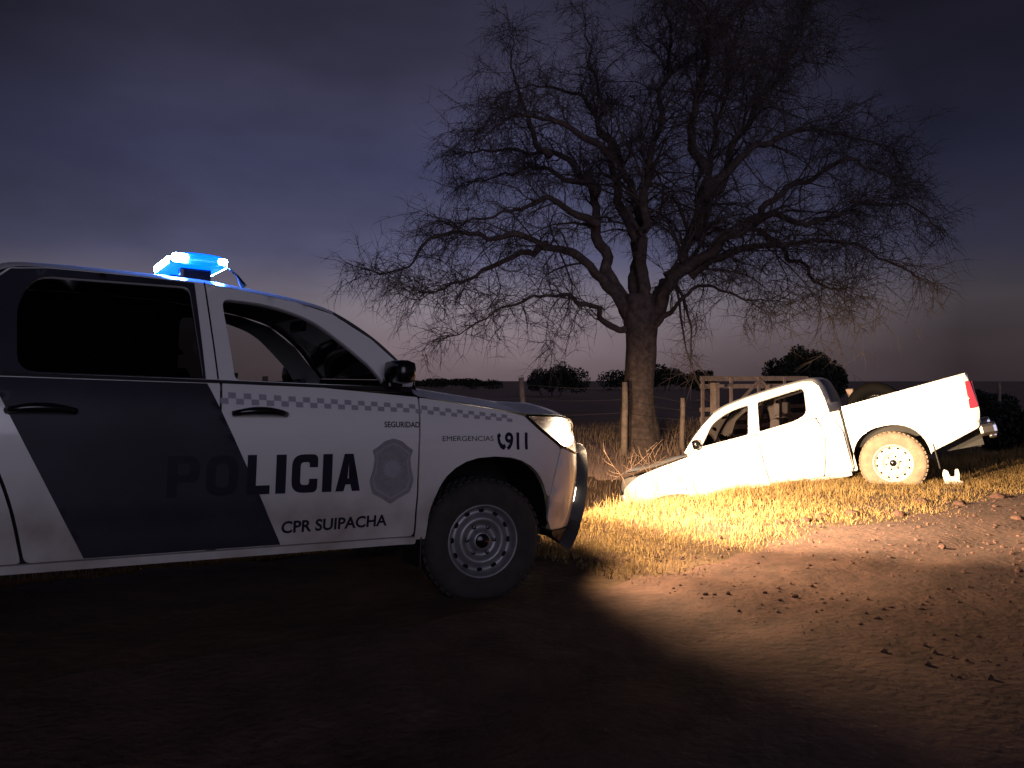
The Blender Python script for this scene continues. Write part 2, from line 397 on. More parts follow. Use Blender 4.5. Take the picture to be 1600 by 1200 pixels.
def cab(P, T, out_pts, n_ws, n_rf, bul_bot, bul_top, crown, paint, gl_screen, gl_back, rear_bul=.05):
    """loft across the cab along the side outline: windscreen, roof and back"""
    pts = catmull([(x, z, 0) for x, z in out_pts], 5); idx = [i * 5 for i in range(len(out_pts))]
    a, b = idx[n_ws], idx[n_rf]
    VS = [-math.cos(math.pi * k / 24) for k in range(25)]; NV = 25; rows = []
    for i, p in enumerate(pts):
        x, z = p.x, p.y; wd = Wcab(min(max(z, .3), 1.83)) if z > 1.25 else Wcab(1.25)
        row = []
        for k in range(NV):
            v = VS[k]; e = 1 - abs(v) ** 2.4
            if i <= a: bx = bul_bot + (bul_top - bul_bot) * i / a; cz = crown * i / a
            elif i <= b: t = (i - a) / (b - a); bx = bul_top * max(0, 1 - 2.2 * t) - rear_bul * max(0, 2.2 * t - 1.2); cz = crown
            else: t = (i - b) / (len(pts) - 1 - b); bx = -rear_bul; cz = crown * (1 - t)
            row.append(Vector((x + bx * e, v * wd, z + cz * (1 - abs(v) ** 6))))
        rows.append(row)
    def grid(r0, r1, inset=0):
        V = [q.copy() for r in rows[r0:r1 + 1] for q in r]; F = []
        for i in range(r1 - r0):
            for k in range(NV - 1): F.append((i * NV + k, i * NV + k + 1, (i + 1) * NV + k + 1, (i + 1) * NV + k))
        return V, F
    v, f = grid(0, a); ws = mesh('windscreen', v, f, gl_screen, T, True)
    v, f = grid(a, b); mesh('roof', v, f, paint, T, True)
    v, f = grid(b, len(rows) - 1); bk = mesh('cab_back', v, f, paint, T, True)
    # dark surround on the windscreen edges and the rear pane
    for s_ in (0, NV - 1):
        ed = [rows[i][s_].lerp(rows[i][NV // 2], .02) + Vector((.006, 0, .004)) for i in range(0, a + 1)]
        v, f = tube(ed, .012, 5); mesh('windscreen_seal', v, f, 'trim', ws)
    m = (b + len(rows) - 1) // 2
    i0, i1 = b + 2, max(b + 5, len(rows) - 4)
    V = [rows[i][k] + Vector((-.012, 0, 0)) for i in range(i0, i1 + 1) for k in range(6, NV - 6)]; nk = NV - 12
    F = [(i * nk + k, i * nk + k + 1, (i + 1) * nk + k + 1, (i + 1) * nk + k) for i in range(i1 - i0) for k in range(nk - 1)]
    mesh('rear_window', V, F, gl_back, T, True)
    return rows
def interior(T, belt, rear=True, xs=(-1.28,), steer=True, seat_m='interior'):
    box('dashboard', (-.62, -.72, .85), (-.28, .72, belt - .01), 'interior', T, .05)
    for y in (-.36, .36):
        bm = bmesh.new()
        box_bm(bm, (-1.55, y - .25, .62), (-1.02, y + .25, .80), .05)
        box_bm(bm, (-.07, -.24, 0), (.07, .24, .60), .05, Matrix.Translation((-1.55, y, .74)) @ Matrix.Rotation(R(-15), 4, 'Y'))
        st = bm_obj('front_seat', bm, seat_m, T)
        bm = bmesh.new(); box_bm(bm, (-.045, -.12, .64), (.045, .12, .82), .03, Matrix.Translation((-1.55, y, .74)) @ Matrix.Rotation(R(-15), 4, 'Y'))
        bm_obj('headrest', bm, seat_m, st)
    if rear:
        bm = bmesh.new(); box_bm(bm, (-2.35, -.68, .66), (-1.95, .68, .84), .05); box_bm(bm, (-2.45, -.68, .80), (-2.32, .68, 1.38), .05)
        bm_obj('rear_seat', bm, seat_m, T)
    if steer:
        t = [(.185 * math.cos(a * math.pi / 12), .185 * math.sin(a * math.pi / 12), 0) for a in range(25)]
        M = Matrix.Translation((-.92, .37, 1.10)) @ Matrix.Rotation(R(-62), 4, 'Y')
        v1 = tube([M @ Vector(p) for p in t], .016, 8, False); v2 = tube([M @ Vector((-.18, 0, 0)), M @ Vector((.18, 0, 0))], .02, 6)
        v3 = tube([M @ Vector((0, 0, 0)), M @ Vector((0, 0, -.38))], .03, 8)
        V, F = join([v1, v2, v3]); mesh('steering_wheel', V, F, 'gloss_black', T, True)
    box('rear_view_mirror', (-.90, -.12, belt + .36), (-.86, .12, belt + .43), 'gloss_black', T, .015)
def lower_structure(T, arch_f, arch_r, zf):
    bm = bmesh.new()
    box_bm(bm, (-2.62, -.80, .40), (-.42, .80, .50)); box_bm(bm, (-4.15, -.50, .42), (-2.6, .50, .60)); box_bm(bm, (-.45, -.48, .36), (.80, .48, .92)); box_bm(bm, (-.47, -.80, .45), (-.40, .80, 1.10))
    bm_obj('chassis', bm, 'trim', T)
    for x in (0.04, -3.06):
        v, f = tube([(x, -.75, .39), (x, .75, .39)], .05, 8); mesh('axle', v, f, 'trim', T)
    for s_ in (-1, 1):
        for name, pts in (('front_wheel_housing', arch_f), ('rear_wheel_housing', arch_r)):
            v, f = strip(pts, .42)
            if s_ > 0: v = [(a, -b, c) for a, b, c in v]
            mesh(name, v, f, 'trim', T)

def quick_arch(cx, zb, top, hw, n=14, sq=2.5, skew=0.):
    """points over a wheel arch from rear foot to front foot"""
    out = []
    for i in range(n + 1):
        t = math.pi * (1 - i / n); c, s_ = math.cos(t), math.sin(t)
        out.append((cx + hw * math.copysign(abs(c) ** (2 / sq), c) + skew * s_, zb + (top - zb) * abs(s_) ** (2 / sq)))
    return out

# ---- police pickup
def make_police():
    T = empty('police_pickup')
    tag(T, 'white and navy police pickup with lit blue roof light and POLICIA lettering on its door', 'pickup')
    xf = [(.2, .92), (.30, .97), (.43, 1.0), (.6, 1.03), (.75, 1.035), (.93, 1.01), (1.05, .96), (1.15, .88), (1.3, .8)]
    P = Pickup(xf, arch_f=(.06, .42, .43)); U = P.U
    AF = quick_arch(.062, .40, .862, .425, 16, 2.5)
    AR = quick_arch(-3.06, .42, .90, .46, 16, 2.5)
    paint = 'paint'
    belt = lambda x: 1.243 + (-.010) * (x + 1.0) / .5 if x > -1.6 else 1.253
    hl = [(.30, 1.113, .01), (U(.62), 1.108, .03), (U(.80), 1.085, .03), (U(.905), 1.03, .05), (U(.955), .93, .05), (U(.93), .872, .04), (U(.78), .862, .05), (U(.60), .915, .05), (.42, 1.025, .05)]
    hl = fillet(hl, .03, 3)
    ftop = lambda u: 1.205 + (u + .43) * (1.118 - 1.205) / .73
    for s_ in (-1, 1):
        # wing
        o = [(-.43, .39, .01)] + [(a, b, 0) for a, b in AF if a < .48 or b > .62]
        o = [(-.43, .385, .01), (-.365, .385, .005)] + [(a, b, 0) for a, b in AF if b > .39]
        o = [p for p in o if not (p[0] > .3 and p[1] < .60)] + [(.487, .60, 0), (.53, .75, .02), (U(.585), .905, .02), (.415, 1.012, .03), (.285, 1.108, .01), (.10, ftop(.10), 0), (-.15, ftop(-.15), 0), (-.43, ftop(-.43), .01)]
        wing = panel('front_wing', fillet(o, .0, 3), P.map, paint, T, s_)
        # doors
        fd = fillet([(-.440, .405, .03), (-.440, belt(-.44) - .025, .01), (-1.0, belt(-1.0), 0), (-1.525, belt(-1.52), .01), (-1.545, .92, .05), (-1.545, .405, .03)][::-1], .01, 4)
        d1 = panel('front_door', fd, P.map, paint, T, s_, step=.055)
        rd = fillet([(-1.557, .405, .03), (-1.557, .92, .05), (-1.537, 1.25, .01), (-2.50, 1.252, .01), (-2.53, .98, .1), (-2.42, .70, .15), (-2.36, .405, .03)], .01, 4)
        d2 = panel('rear_door', rd, P.map, paint, T, s_, step=.055)
        q = fillet([(-2.515, 1.252, .01), (-2.545, .98, .1), (-2.435, .70, .15), (-2.375, .405, .02), (-2.60, .405, .02), (-2.62, 1.252, .01)], .01, 3)
        panel('cab_corner', q, P.map, paint, T, s_)
        sill = fillet([(-2.60, .355), (-.42, .355), (-.42, .395), (-2.60, .395)], .012, 2)
        panel('sill', sill, P.map, paint, T, s_, off=-.004, step=.05)
        # cab frame with window openings
        fr = [(-.46, 1.268), (-.445, 1.318), (-.52, 1.393), (-.67, 1.536), (-.88, 1.668), (-1.09, 1.724), (-1.37, 1.763), (-1.60, 1.786), (-2.0, 1.793), (-2.30, 1.791), (-2.47, 1.772), (-2.55, 1.69), (-2.60, 1.45), (-2.62, 1.262), (-1.6, 1.262), (-1.0, 1.252)]
        fr = fr[::-1]
        wf = fillet([(-.62, 1.262, .02), (-1.46, 1.268, .03), (-1.495, 1.708, .05), (-1.24, 1.699, .12), (-1.0, 1.626, .12), (-.83, 1.490, .08), (-.70, 1.375, .05)], .03, 4)
        wr = fillet([(-1.615, 1.270, .03), (-2.42, 1.272, .08), (-2.43, 1.60, .10), (-2.36, 1.742, .08), (-1.655, 1.757, .04)], .03, 4)
        panel('cab_frame', fillet(fr, .01, 2), P.map, paint, T, s_, holes=(wf, wr), step=.05, skirt=.03)
        g1 = panel('front_window', wf, P.map, 'glass_side', T, s_, off=-.014, skirt=0, step=.07)
        g2 = panel('rear_side_window', wr, P.map, 'glass_tint', T, s_, off=-.014, skirt=0, step=.07)
        # belt moulding, window seals, door seam on the pillar
        bl = fillet([(-.47, 1.232), (-1.0, 1.243), (-1.55, 1.249), (-2.60, 1.251), (-2.60, 1.266), (-1.55, 1.264), (-1.0, 1.258), (-.47, 1.262)], .004, 2)
        panel('belt_moulding', bl[::-1], P.map, 'trim', T, s_, off=.006, step=.05, skirt=.012)
        sm_ = fillet([(-1.541, 1.268), (-1.549, 1.268), (-1.580, 1.79), (-1.572, 1.79)], .001, 1)
        panel('pillar_seam', sm_, P.map, 'gloss_black', T, s_, off=.003, step=.05, skirt=0)
        inner = fillet([(-2.60, .42), (-.44, .42), (-.44, 1.22), (-2.60, 1.24)], .01, 2)
        panel('door_lining', inner, P.map, 'interior', T, s_, off=-.045, step=.12, skirt=0)
        # handles
        for dpar, hx in ((d1, -1.345), (d2, -2.32)):
            dish = [(hx + .135 * math.cos(a * math.pi / 12), 1.095 + .042 * math.sin(a * math.pi / 12)) for a in range(24)]
            if dpar is d2: panel('handle_dish', dish, P.map, 'trim', dpar, s_, off=.002, step=.03, skirt=0)
            hb = [surf(P.map, hx + t * .135, 1.097 + .012 * (1 - t * t), .010 + .034 * (1 - t ** 4)) for t in np.linspace(-1, 1, 13)]
            if s_ > 0: hb = [Vector((p.x, -p.y, p.z)) for p in hb]
            v, f = tube(hb, [.019 + .003 * math.cos(t * 3) for t in np.linspace(-1, 1, 13)], 8)
            mesh('handle', v, f, 'gloss_black', dpar, True)
        # front bumper corner, headlight
        o = [(.495, .60, 0), (.50, .45, .01), (.56, .375, .03), (U(.85), .36, .03), (U(.985), .38, .02), (U(.99), .62, .05), (U(.965), .86, .03), (U(.93), .862, .04), (U(.78), .852, .05), (U(.60), .905, .02), (.545, .75, .02)]
        fb = panel('front_bumper_corner', fillet(o, .01, 3), P.map, paint, T, s_, step=.05)
        fogc = [(U(.885) + .055 * math.cos(a * math.pi / 10), .565 + .05 * math.sin(a * math.pi / 10)) for a in range(20)]
        panel('fog_lamp', fogc, P.map, 'lamp_marker' if s_ < 0 else 'reflector', fb, s_, off=.004, step=.03, skirt=.02)
        # headlight: bowl, bulbs, lens
        ov, F = tri_poly(hl, (), .05)
        H = empty('headlight'); H.parent = T
        def bowl_pt(u, z, dpt): return surf(P.map, u, z, -dpt)
        loop = resample([Vector(p) for p in hl], .05); cen = sum(loop, Vector((0, 0))) / len(loop); V, FF = [], []
        rings = [(1, .004), (.97, .05), (.86, .09), (.60, .115), (.30, .125)]
        for k, dp in rings:
            for p in loop:
                q = cen + (p - cen) * k; c = bowl_pt(q.x, q.y, dp); V.append(c)
        n = len(loop)
        for r_ in range(len(rings) - 1):
            for i in range(n): FF.append((r_ * n + i, r_ * n + (i + 1) % n, (r_ + 1) * n + (i + 1) % n, (r_ + 1) * n + i))
        FF.append(tuple((len(rings) - 1) * n + i for i in range(n)))
        if s_ > 0: V = [Vector((p.x, -p.y, p.z)) for p in V]; FF = [tuple(reversed(f)) for f in FF]
        mesh('reflector_bowl', V, FF, 'bezel', H, True)
        panel('headlight_lens', hl, P.map, 'glass_lens', H, s_, off=0, skirt=0, step=.05)
        rim_pts = [surf(P.map, p.x, p.y, .004) for p in resample([Vector(p) for p in hl], .03)]
        if s_ > 0: rim_pts = [Vector((p.x, -p.y, p.z)) for p in rim_pts]
        v, f = tube(rim_pts + [rim_pts[0]], .007, 5, False); mesh('headlight_seal', v, f, 'gloss_black', H, True)
        for uu, zz, rr in ((U(.895), .965, .052), (U(.80), .985, .030)):
            c = surf(P.map, uu, zz, -.060); c = Vector((c.x, c.y * -s_, c.z))
            bm = bmesh.new(); bmesh.ops.create_uvsphere(bm, u_segments=16, v_segments=10, radius=rr, matrix=Matrix.Translation(c)); bm_obj('bulb', bm, 'bulb', H, True)
        # wing mirror
        sg = -1 if s_ < 0 else 1
        pr = [(-.60, 1.0), (-.54, 1.0)]
        bm = bmesh.new(); box_bm(bm, (-.665, -.115, 1.285), (-.545, .115, 1.415), .045, Matrix.Translation((0, sg * 1.00, -.005)))
        mi = bm_obj('wing_mirror', bm, 'gloss_black', T, True)
        box('mirror_foot', (-.64, min(sg * .82, sg * .93), 1.25), (-.55, max(sg * .82, sg * .93), 1.31), 'gloss_black', mi, .015)
        box('indicator', (-.548, sg * 1.03 - .04, 1.325), (-.541, sg * 1.03 + .04, 1.345), 'chrome', mi, .002)
    # grille and centre of the nose
    for nm, pts, m, off in (('grille', [(U(.972), .90), (P.UC, .90), (P.UC, 1.035), (U(.958), 1.035)], 'trim', .020),
                            ('bumper_guard', [(U(.78), .245), (P.UC, .225), (P.UC, .895), (U(.955), .895), (U(.925), .86), (U(.89), .60), (U(.865), .40)], 'trim', .085),
                            ('valance', [(.60, .33), (U(.82), .235), (P.UC, .215), (P.UC, .375), (U(.985), .375), (U(.85), .352), (.57, .368)], 'trim', .006)):
        for s_ in (-1, 1): panel(nm, fillet(pts, .02, 2), P.map, m, T, s_, off=off, step=.05, skirt=.10)
    for z in (.56, .67, .78, .985):
        pts = [surf(P.map, u, z, .095 if z < .9 else .035) for u in np.linspace(U(.972), P.UC - .001, 14)]
        pts = pts + [Vector((p.x, -p.y, p.z)) for p in reversed(pts)]
        v, f = tube(pts, .016, 6); mesh('grille_bar', v, f, 'chrome' if z > .98 else 'gloss_black', T, True)
    # bonnet
    us = list(np.linspace(-.43, .28, 14)) + list(np.linspace(.30, P.UC - .03, 26)); rows = []; NV = 21
    for i, u in enumerate(us):
        z = (ftop(u) if u < .285 else np.interp(u, [.285, U(.62), U(.80), U(.905), U(.95), P.UC], [1.118, 1.117, 1.094, 1.075, 1.062, 1.055])) + .006
        e = P.map(u, z); yw = -e.y - .006
        row = []
        for k in range(NV):
            vv = -1 + 2 * k / (NV - 1); q = abs(vv)
            cr_ = .062 * (yw / .9) ** 1.3 * (1 - q ** 3.2) + .018 * math.exp(-((q * yw - .52) / .12) ** 2) * min(1, yw / .7)
            bx = -.0 if i else -.0
            row.append(Vector((e.x + (.03 * (1 - q * q) if i == 0 else 0), vv * yw, z + cr_)))
        rows.append(row)
    V = [p for r in rows for p in r]; F = [(i * NV + k, (i + 1) * NV + k, (i + 1) * NV + k + 1, i * NV + k + 1) for i in range(len(rows) - 1) for k in range(NV - 1)]
    mesh('bonnet', V, [tuple(reversed(f)) for f in F], paint, T, True)
    # cowl between bonnet and screen
    cab(P, T, [(-.445, 1.318), (-.52, 1.393), (-.67, 1.536), (-.88, 1.668), (-1.09, 1.724), (-1.37, 1.763), (-1.60, 1.786), (-2.0, 1.793), (-2.30, 1.791), (-2.47, 1.772), (-2.55, 1.69), (-2.60, 1.45), (-2.62, 1.255)], 3, 9, .20, .10, .045, paint, 'glass_screen', 'glass_tint')
    V, F = [], []
    for k in range(17):
        vv = -1 + 2 * k / 16; e = 1 - abs(vv) ** 2.4; V += [(-.455 + .21 * e, vv * .842, 1.315), (-.435 + .06 * (1 - vv * vv) + .10 * e, vv * .875, 1.235 + .035 * e)]
    F = [(2 * k, 2 * k + 1, 2 * k + 3, 2 * k + 2) for k in range(16)]; mesh('cowl', V, F, 'trim', T, True)
    interior(T, 1.24)
    lower_structure(T, AF, AR, .4)
    bed(P, T, AR, paint, 1.27, 'police')
    # wheels
    make_wheel(T, (.045, -.80, .345), -1, 'tyre', 'steel', .372, R(-11)); make_wheel(T, (.045, .80, .345), 1, 'tyre', 'steel', .372, R(-11))
    make_wheel(T, (-3.06, -.80, .385), -1, 'tyre', 'steel'); make_wheel(T, (-3.06, .80, .385), 1, 'tyre', 'steel')
    for s_ in (-1, 1):
        bm = bmesh.new(); box_bm(bm, (-.395, -.12, .22), (-.385, .12, .46), .003, Matrix.Translation((0, s_ * .78, 0))); bm_obj('mud_flap', bm, 'trim', T)
    # wrap and lettering on the side that shows (and the same slanted wrap on the other side)
    wrap = [(-1.60, 1.245, .0), (-1.203, .41, .0), (-2.123, .41, .0), (-2.50, 1.20, .0), (-2.50, 1.245, 0)]
    up = fillet([(-2.615, 1.268), (-1.605, 1.268), (-1.628, 1.779), (-1.80, 1.783), (-2.0, 1.786), (-2.30, 1.784), (-2.46, 1.765), (-2.542, 1.685), (-2.597, 1.45)], .003, 2)
    wr = fillet([(-1.615, 1.270, .03), (-2.42, 1.272, .08), (-2.43, 1.60, .10), (-2.36, 1.742, .08), (-1.655, 1.757, .04)], .03, 4)
    for s_ in (-1, 1): panel('dark_window_surround', up, P.map, 'navy_dark', T, s_, holes=(wr,), off=.005, step=.035, skirt=.004)  # near-black panel over the cab frame around the rear side window
    for s_ in (-1, 1): panel('navy_wrap', [Vector(p[:2]) for p in wrap][::-1], P.map, 'navy_dark', T, s_, off=.0035, step=.04, skirt=0)
    def letter(kind, u0, u1, z0, z1, m, off, g=0.):
        wd, ht, t = u1 - u0, z1 - z0, .046
        r_ = .05
        def rr(x0, y0, x1, y1, r): return fillet([(x0, y0, r), (x1, y0, r), (x1, y1, r), (x0, y1, r)], r, 5)
        holes = []
        if kind == 'I': o = [(0, 0), (wd, 0), (wd, ht), (0, ht)]
        elif kind == 'L': o = [(0, 0), (wd, 0), (wd, t), (t, t), (t, ht), (0, ht)]
        elif kind == 'O': o = [tuple(p) for p in rr(0, 0, wd, ht, .07)]; holes = [rr(t, t * .9, wd - t, ht - t * .9, .03)]
        elif kind == 'P':
            h = ht * .40; o = [tuple(p) for p in fillet([(0, 0, 0), (t, 0, 0), (t, h - t * .2, 0), (wd, h - t * .2, .06), (wd, ht, .06), (0, ht, 0)], 0, 5)]; holes = [rr(t, h + t * .55, wd - t, ht - t * .85, .025)]
        elif kind == 'C':
            o = fillet([(0, 0, .065), (wd, 0, .065), (wd, ht * .36, 0), (wd - t, ht * .36, 0), (wd - t, t * .9, .025), (t, t * .9, .03), (t, ht - t * .9, .03), (wd - t, ht - t * .9, .025), (wd - t, ht * .66, 0), (wd, ht * .66, 0), (wd, ht, .065), (0, ht, .065)], 0, 5); o = [tuple(p) for p in o]
        else:
            c = wd / 2; o = [(0, 0), (t, 0), (t + .010, ht * .18), (wd - t - .010, ht * .18), (wd - t, 0), (wd, 0), (c + t * .55, ht), (c - t * .55, ht)]; holes = [[Vector((t + .020, ht * .34)), Vector((wd - t - .020, ht * .34)), Vector((c, ht * .78))]]
        P2 = [Vector((u0 + a_[0], z0 + a_[1])) for a_ in o]
        if area2(P2) < 0: P2 = P2[::-1]
        H2 = [[Vector((u0 + p[0], z0 + p[1])) for p in h] for h in holes]
        if g:
            cc = Vector(((u0 + u1) / 2, (z0 + z1) / 2)); P2 = [cc + Vector(((p.x - cc.x) * (1 + 2 * g / wd), (p.y - cc.y) * (1 + 2 * g / ht))) for p in P2]; H2 = []
        panel('letter' if not g else 'letter_edge', P2, P.map, m, T, -1, holes=H2, off=off + .002, step=.04, skirt=0)
    for kd, ua, ub in (('P', -1.78, -1.63), ('O', -1.60, -1.445), ('L', -1.40, -1.283), ('I', -1.253, -1.20), ('C', -1.17, -1.03), ('I', -1.003, -.950), ('A', -.928, -.788)):
        letter(kd, ua, ub, .684, .888, 'print_navy', .0042)
    decal_text('unit_lettering', 'CPR SUIPACHA', (-1.205, .472, -.607, .538), P.map, 'print_navy', T, .028, .003, slant=.008)
    decal_text('emergency_lettering', 'EMERGENCIAS', (-.288, .955, .055, .985), P.map, 'print_navy', T, .0, .003)
    decal_text('emergency_number', '911', (.135, .898, .305, 1.008), P.map, 'print_navy', T, .03, .003)
    decal_text('small_lettering', 'SEGURIDAD', (-.655, 1.033, -.437, 1.066), P.map, 'print_navy', T, .02, .003)
    ph = [Vector(p) for p in [(.080, .99), (.098, 1.005), (.108, .985), (.098, .972), (.106, .945), (.120, .932), (.132, .938), (.140, .918), (.124, .900), (.100, .912), (.084, .945)]]
    panel('telephone_symbol', ph[::-1], P.map, 'print_navy', T, -1, off=.003, step=.02, skirt=0)
    sh = [(-.60, .972), (-.655, .955), (-.69, .925), (-.725, .905), (-.708, .86), (-.716, .80), (-.735, .735), (-.715, .665), (-.65, .632), (-.60, .600)]
    shp = sh + [(-1.2 - a, b) for a, b in reversed(sh[1:-1])]
    shp = [(p[0] + .002, p[1]) for p in shp]
    c = Vector((-.60, .79)); poly = fillet([(a, b) for a, b in shp], .012, 3)
    if area2(poly) < 0: poly = poly[::-1]
    panel('badge', poly, P.map, 'print_badge', T, -1, off=.003, step=.03, skirt=0)
    p2 = [c + (p - c) * .80 for p in poly]; ring = [c + (p - c) * .86 for p in poly]
    panel('badge_border', ring, P.map, 'print_grey', T, -1, holes=(p2,), off=.0042, step=.03, skirt=0)
    sun = []
    for k in range(32):
        a = 2 * math.pi * k / 32; r_ = .062 if k % 2 else .040; sun.append(Vector((-.60 + r_ * math.cos(a), .80 + r_ * math.sin(a))))
    panel('badge_emblem', sun, P.map, 'print_grey', T, -1, off=.0042, step=.03, skirt=0)
    # chequered band
    V, F = [], []
    for i in range(46):
        for row in (0, 1):
            if (i + row) % 2: continue
            u0 = -1.54 + i * .0385; u1 = u0 + .0385
            if u0 > .17: continue
            zc = lambda u: np.interp(u, [-1.54, -.5, .2], [1.176, 1.142, 1.090])
            hh = lambda u: np.interp(u, [-1.54, -.5, .2], [.030, .024, .020])
            b = len(V)
            for u, t in ((u0, 0), (u1, 0), (u1, 1), (u0, 1)):
                z = zc(u) + (hh(u) if row else 0) - (0 if row else hh(u)) * (1 - t) + (0 if not row else -hh(u) * (1 - t))
                V.append(surf(P.map, u, z, .003))
            F.append((b, b + 1, b + 2, b + 3))
    mesh('chequered_band', V, F, 'print_grey', T)
    # roof light: bar across the roof on two feet
    LB = empty('roof_light'); LB.parent = T
    prof = [(-1.705, 1.935), (-1.675, 1.978), (-1.60, 1.990), (-1.50, 1.990), (-1.425, 1.980), (-1.395, 1.945), (-1.415, 1.915), (-1.48, 1.908), (-1.62, 1.908), (-1.685, 1.912)]
    prof = [(p.x, p.y) for p in catmull([(a, b, 0) for a, b in prof], 4, True)]
    n = len(prof); V, F = [], []; ys = [-.31, -.30, -.27, .27, .30, .31]; kk = [.74, .93, 1, 1, .93, .74]
    for y, k in zip(ys, kk):
        for a, b in prof: V.append((-1.55 + (a + 1.55) * k, y, 1.948 + (b - 1.948) * k))
    for i in range(len(ys) - 1):
        for j in range(n): F.append((i * n + j, i * n + (j + 1) % n, (i + 1) * n + (j + 1) % n, (i + 1) * n + j))
    F.append(tuple(range(n))); F.append(tuple(len(V) - 1 - j for j in range(n)))
    mesh('light_bar_lens', V, F, 'led_lens', LB, True)
    for sg in (-1, 1):
        y0, y1 = sorted((sg * .27, sg * .322))
        for (xa, za, xb, zb) in ((-1.700, 1.925, -1.610, 1.978), (-1.455, 1.932, -1.398, 1.972)):
            bm = bmesh.new(); box_bm(bm, (xa, y0, za), (xb, y1, zb), .02); bm_obj('lit_module', bm, 'led_core', LB, True)
    for x in (-1.700, -1.402):
        for yk in range(3):
            y = -.17 + yk * .17; bm = bmesh.new(); box_bm(bm, (x - .016, y - .07, 1.925), (x + .016, y + .07, 1.965), .01); bm_obj('lit_module', bm, 'led_core', LB, True)
    for y in (-.18, .18):
        bm = bmesh.new(); box_bm(bm, (-1.64, y - .05, 1.835), (-1.47, y + .05, 1.915), .015); bm_obj('light_bar_foot', bm, 'gloss_black', LB)
    v, f = tube([(-1.30, -.30, 1.82), (-1.34, -.30, 1.88), (-1.39, -.30, 1.92)], [.02, .008, .004], 6); mesh('antenna', v, f, 'gloss_black', T, True)
    # the lamps' own light
    for s_ in (-1, 1):
        for nm, e, size, bl, az, el, sx, uu, off in (('main', 4400, 52, 1, 10, -9.5, 2.5, .93, .09), ('mid', 480, 100, 1, 0, -24, 1.6, .88, .12), ('spill', 230, 122, .7, 44 * s_, -30, 1, .80, .08)):
            l = bpy.data.lights.new('headlight_' + nm, 'SPOT'); l.energy = e; l.color = (1, .68, .40); l.spot_size = R(size); l.spot_blend = bl; l.shadow_soft_size = .09
            o = bpy.data.objects.new('headlight_' + nm, l); COL.objects.link(o); o.parent = T
            c = surf(P.map, U(uu), .965, off); o.location = (c.x, c.y * -s_, c.z); o.scale = (sx, 1, 1)
            d = Vector((math.cos(R(az)) * math.cos(R(el)), math.sin(R(az)) * math.cos(R(el)), math.sin(R(el))))
            o.rotation_euler = d.to_track_quat('-Z', 'Y').to_euler()
    return T
def bed(P, T, AR, paint, rail, kind, rail_rear=None, tail=-4.17, bottom=.50):
    rr = rail_rear or rail; zr = lambda x: rail + (rr - rail) * (x + 2.62) / (tail + 2.62)
    for s_ in (-1, 1):
        o = [(-2.64, zr(-2.64), .01), (-2.64, bottom - .08, .02), (AR[-1][0] + .03, bottom - .08, .01)] + [(a, b, 0) for a, b in reversed(AR)] + [(AR[0][0] - .02, bottom - .02, .02), (AR[0][0] - .28, bottom + .06, .03), (tail + .03, bottom + .17, .03), (tail - .03, .88, .05), (tail, rr - .10, .04), (tail + .02, rr, .03)]
        panel('bed_side', fillet(o, .01, 3)[::-1], P.mapbed, paint, T, s_, step=.06, skirt=.03)
        tl = fillet([(tail + .075, .915, .02), (tail + .045, rr - .09, .03), (tail - .004, rr - .095, .02), (tail - .022, .92, .02)], .02, 3)
        TL = panel('tail_light', tl if area2(tl) > 0 else tl[::-1], P.mapbed, 'red_lens', T, s_, off=.007, step=.04, skirt=.02)
        bm = bmesh.new(); box_bm(bm, (tail - .035, .745 * s_ - .075, .925), (tail - .012, .745 * s_ + .075, rr - .10), .01); bm_obj('rear_lens', bm, 'red_lens', TL)
        lo, hi = sorted((s_ * .70, s_ * .73)); box('bed_inner_wall', (tail + .06, lo, .74), (-2.66, hi, rail - .02), 'bed_liner', T, .005)
        V = []
        for x in np.linspace(-2.64, tail + .02, 14):
            for y, dz in ((.70, 0), (.70, .012), (.895 - max(0, -4.02 - x) ** 2 * 2, .012), (.895 - max(0, -4.02 - x) ** 2 * 2, -.004)): V.append((x, s_ * y, zr(x) + dz))
        F = [(4 * i + k, 4 * i + k + 1, 4 * i + k + 5, 4 * i + k + 4) for i in range(13) for k in range(3)]; mesh('bed_rail', V, F, paint, T)
        bm = bmesh.new(); box_bm(bm, (-3.46, min(s_ * .50, s_ * .72), .74), (-2.66 - .0, max(s_ * .50, s_ * .72), .98), .06) if False else box_bm(bm, (-3.46, min(s_ * .52, s_ * .70), .745), (-2.68, max(s_ * .52, s_ * .70), .96), .06)
        bm_obj('wheel_hump', bm, 'bed_liner', T)
    box('bed_floor', (tail + .03, -.72, .70), (-2.64, .72, .74), 'bed_liner', T)
    box('bed_front_wall', (-2.68, -.72, .74), (-2.645, .72, rail), paint, T, .008)
    tg = box('tailgate', (tail - .01, -.70, .70), (tail + .035, .70, rr), paint, T, .012)
    box('tailgate_handle', (tail - .022, -.10, rr - .18), (tail - .008, .10, rr - .10), 'trim', tg, .008)
    # rear bumper
    bm = bmesh.new(); box_bm(bm, (tail - .14, -.80, .50), (tail - .05, .80, .64), .03); box_bm(bm, (tail - .06, -.46, .52), (tail + .12, .46, .60), .01)
    rb = bm_obj('rear_bumper', bm, 'chrome', T)
    for s_ in (-1, 1):
        lo, hi = sorted((s_ * .60, s_ * .85)); box('bumper_end', (tail - .16, lo, .545), (tail + .04, hi, .70), 'chrome', rb, .04)
        bm = bmesh.new(); box_bm(bm, (AR[0][0] - .06, -.13, .25), (AR[0][0] - .045, .13, .58), .004, Matrix.Translation((0, s_ * .79, 0))); bm_obj('mud_flap', bm, 'trim', T)

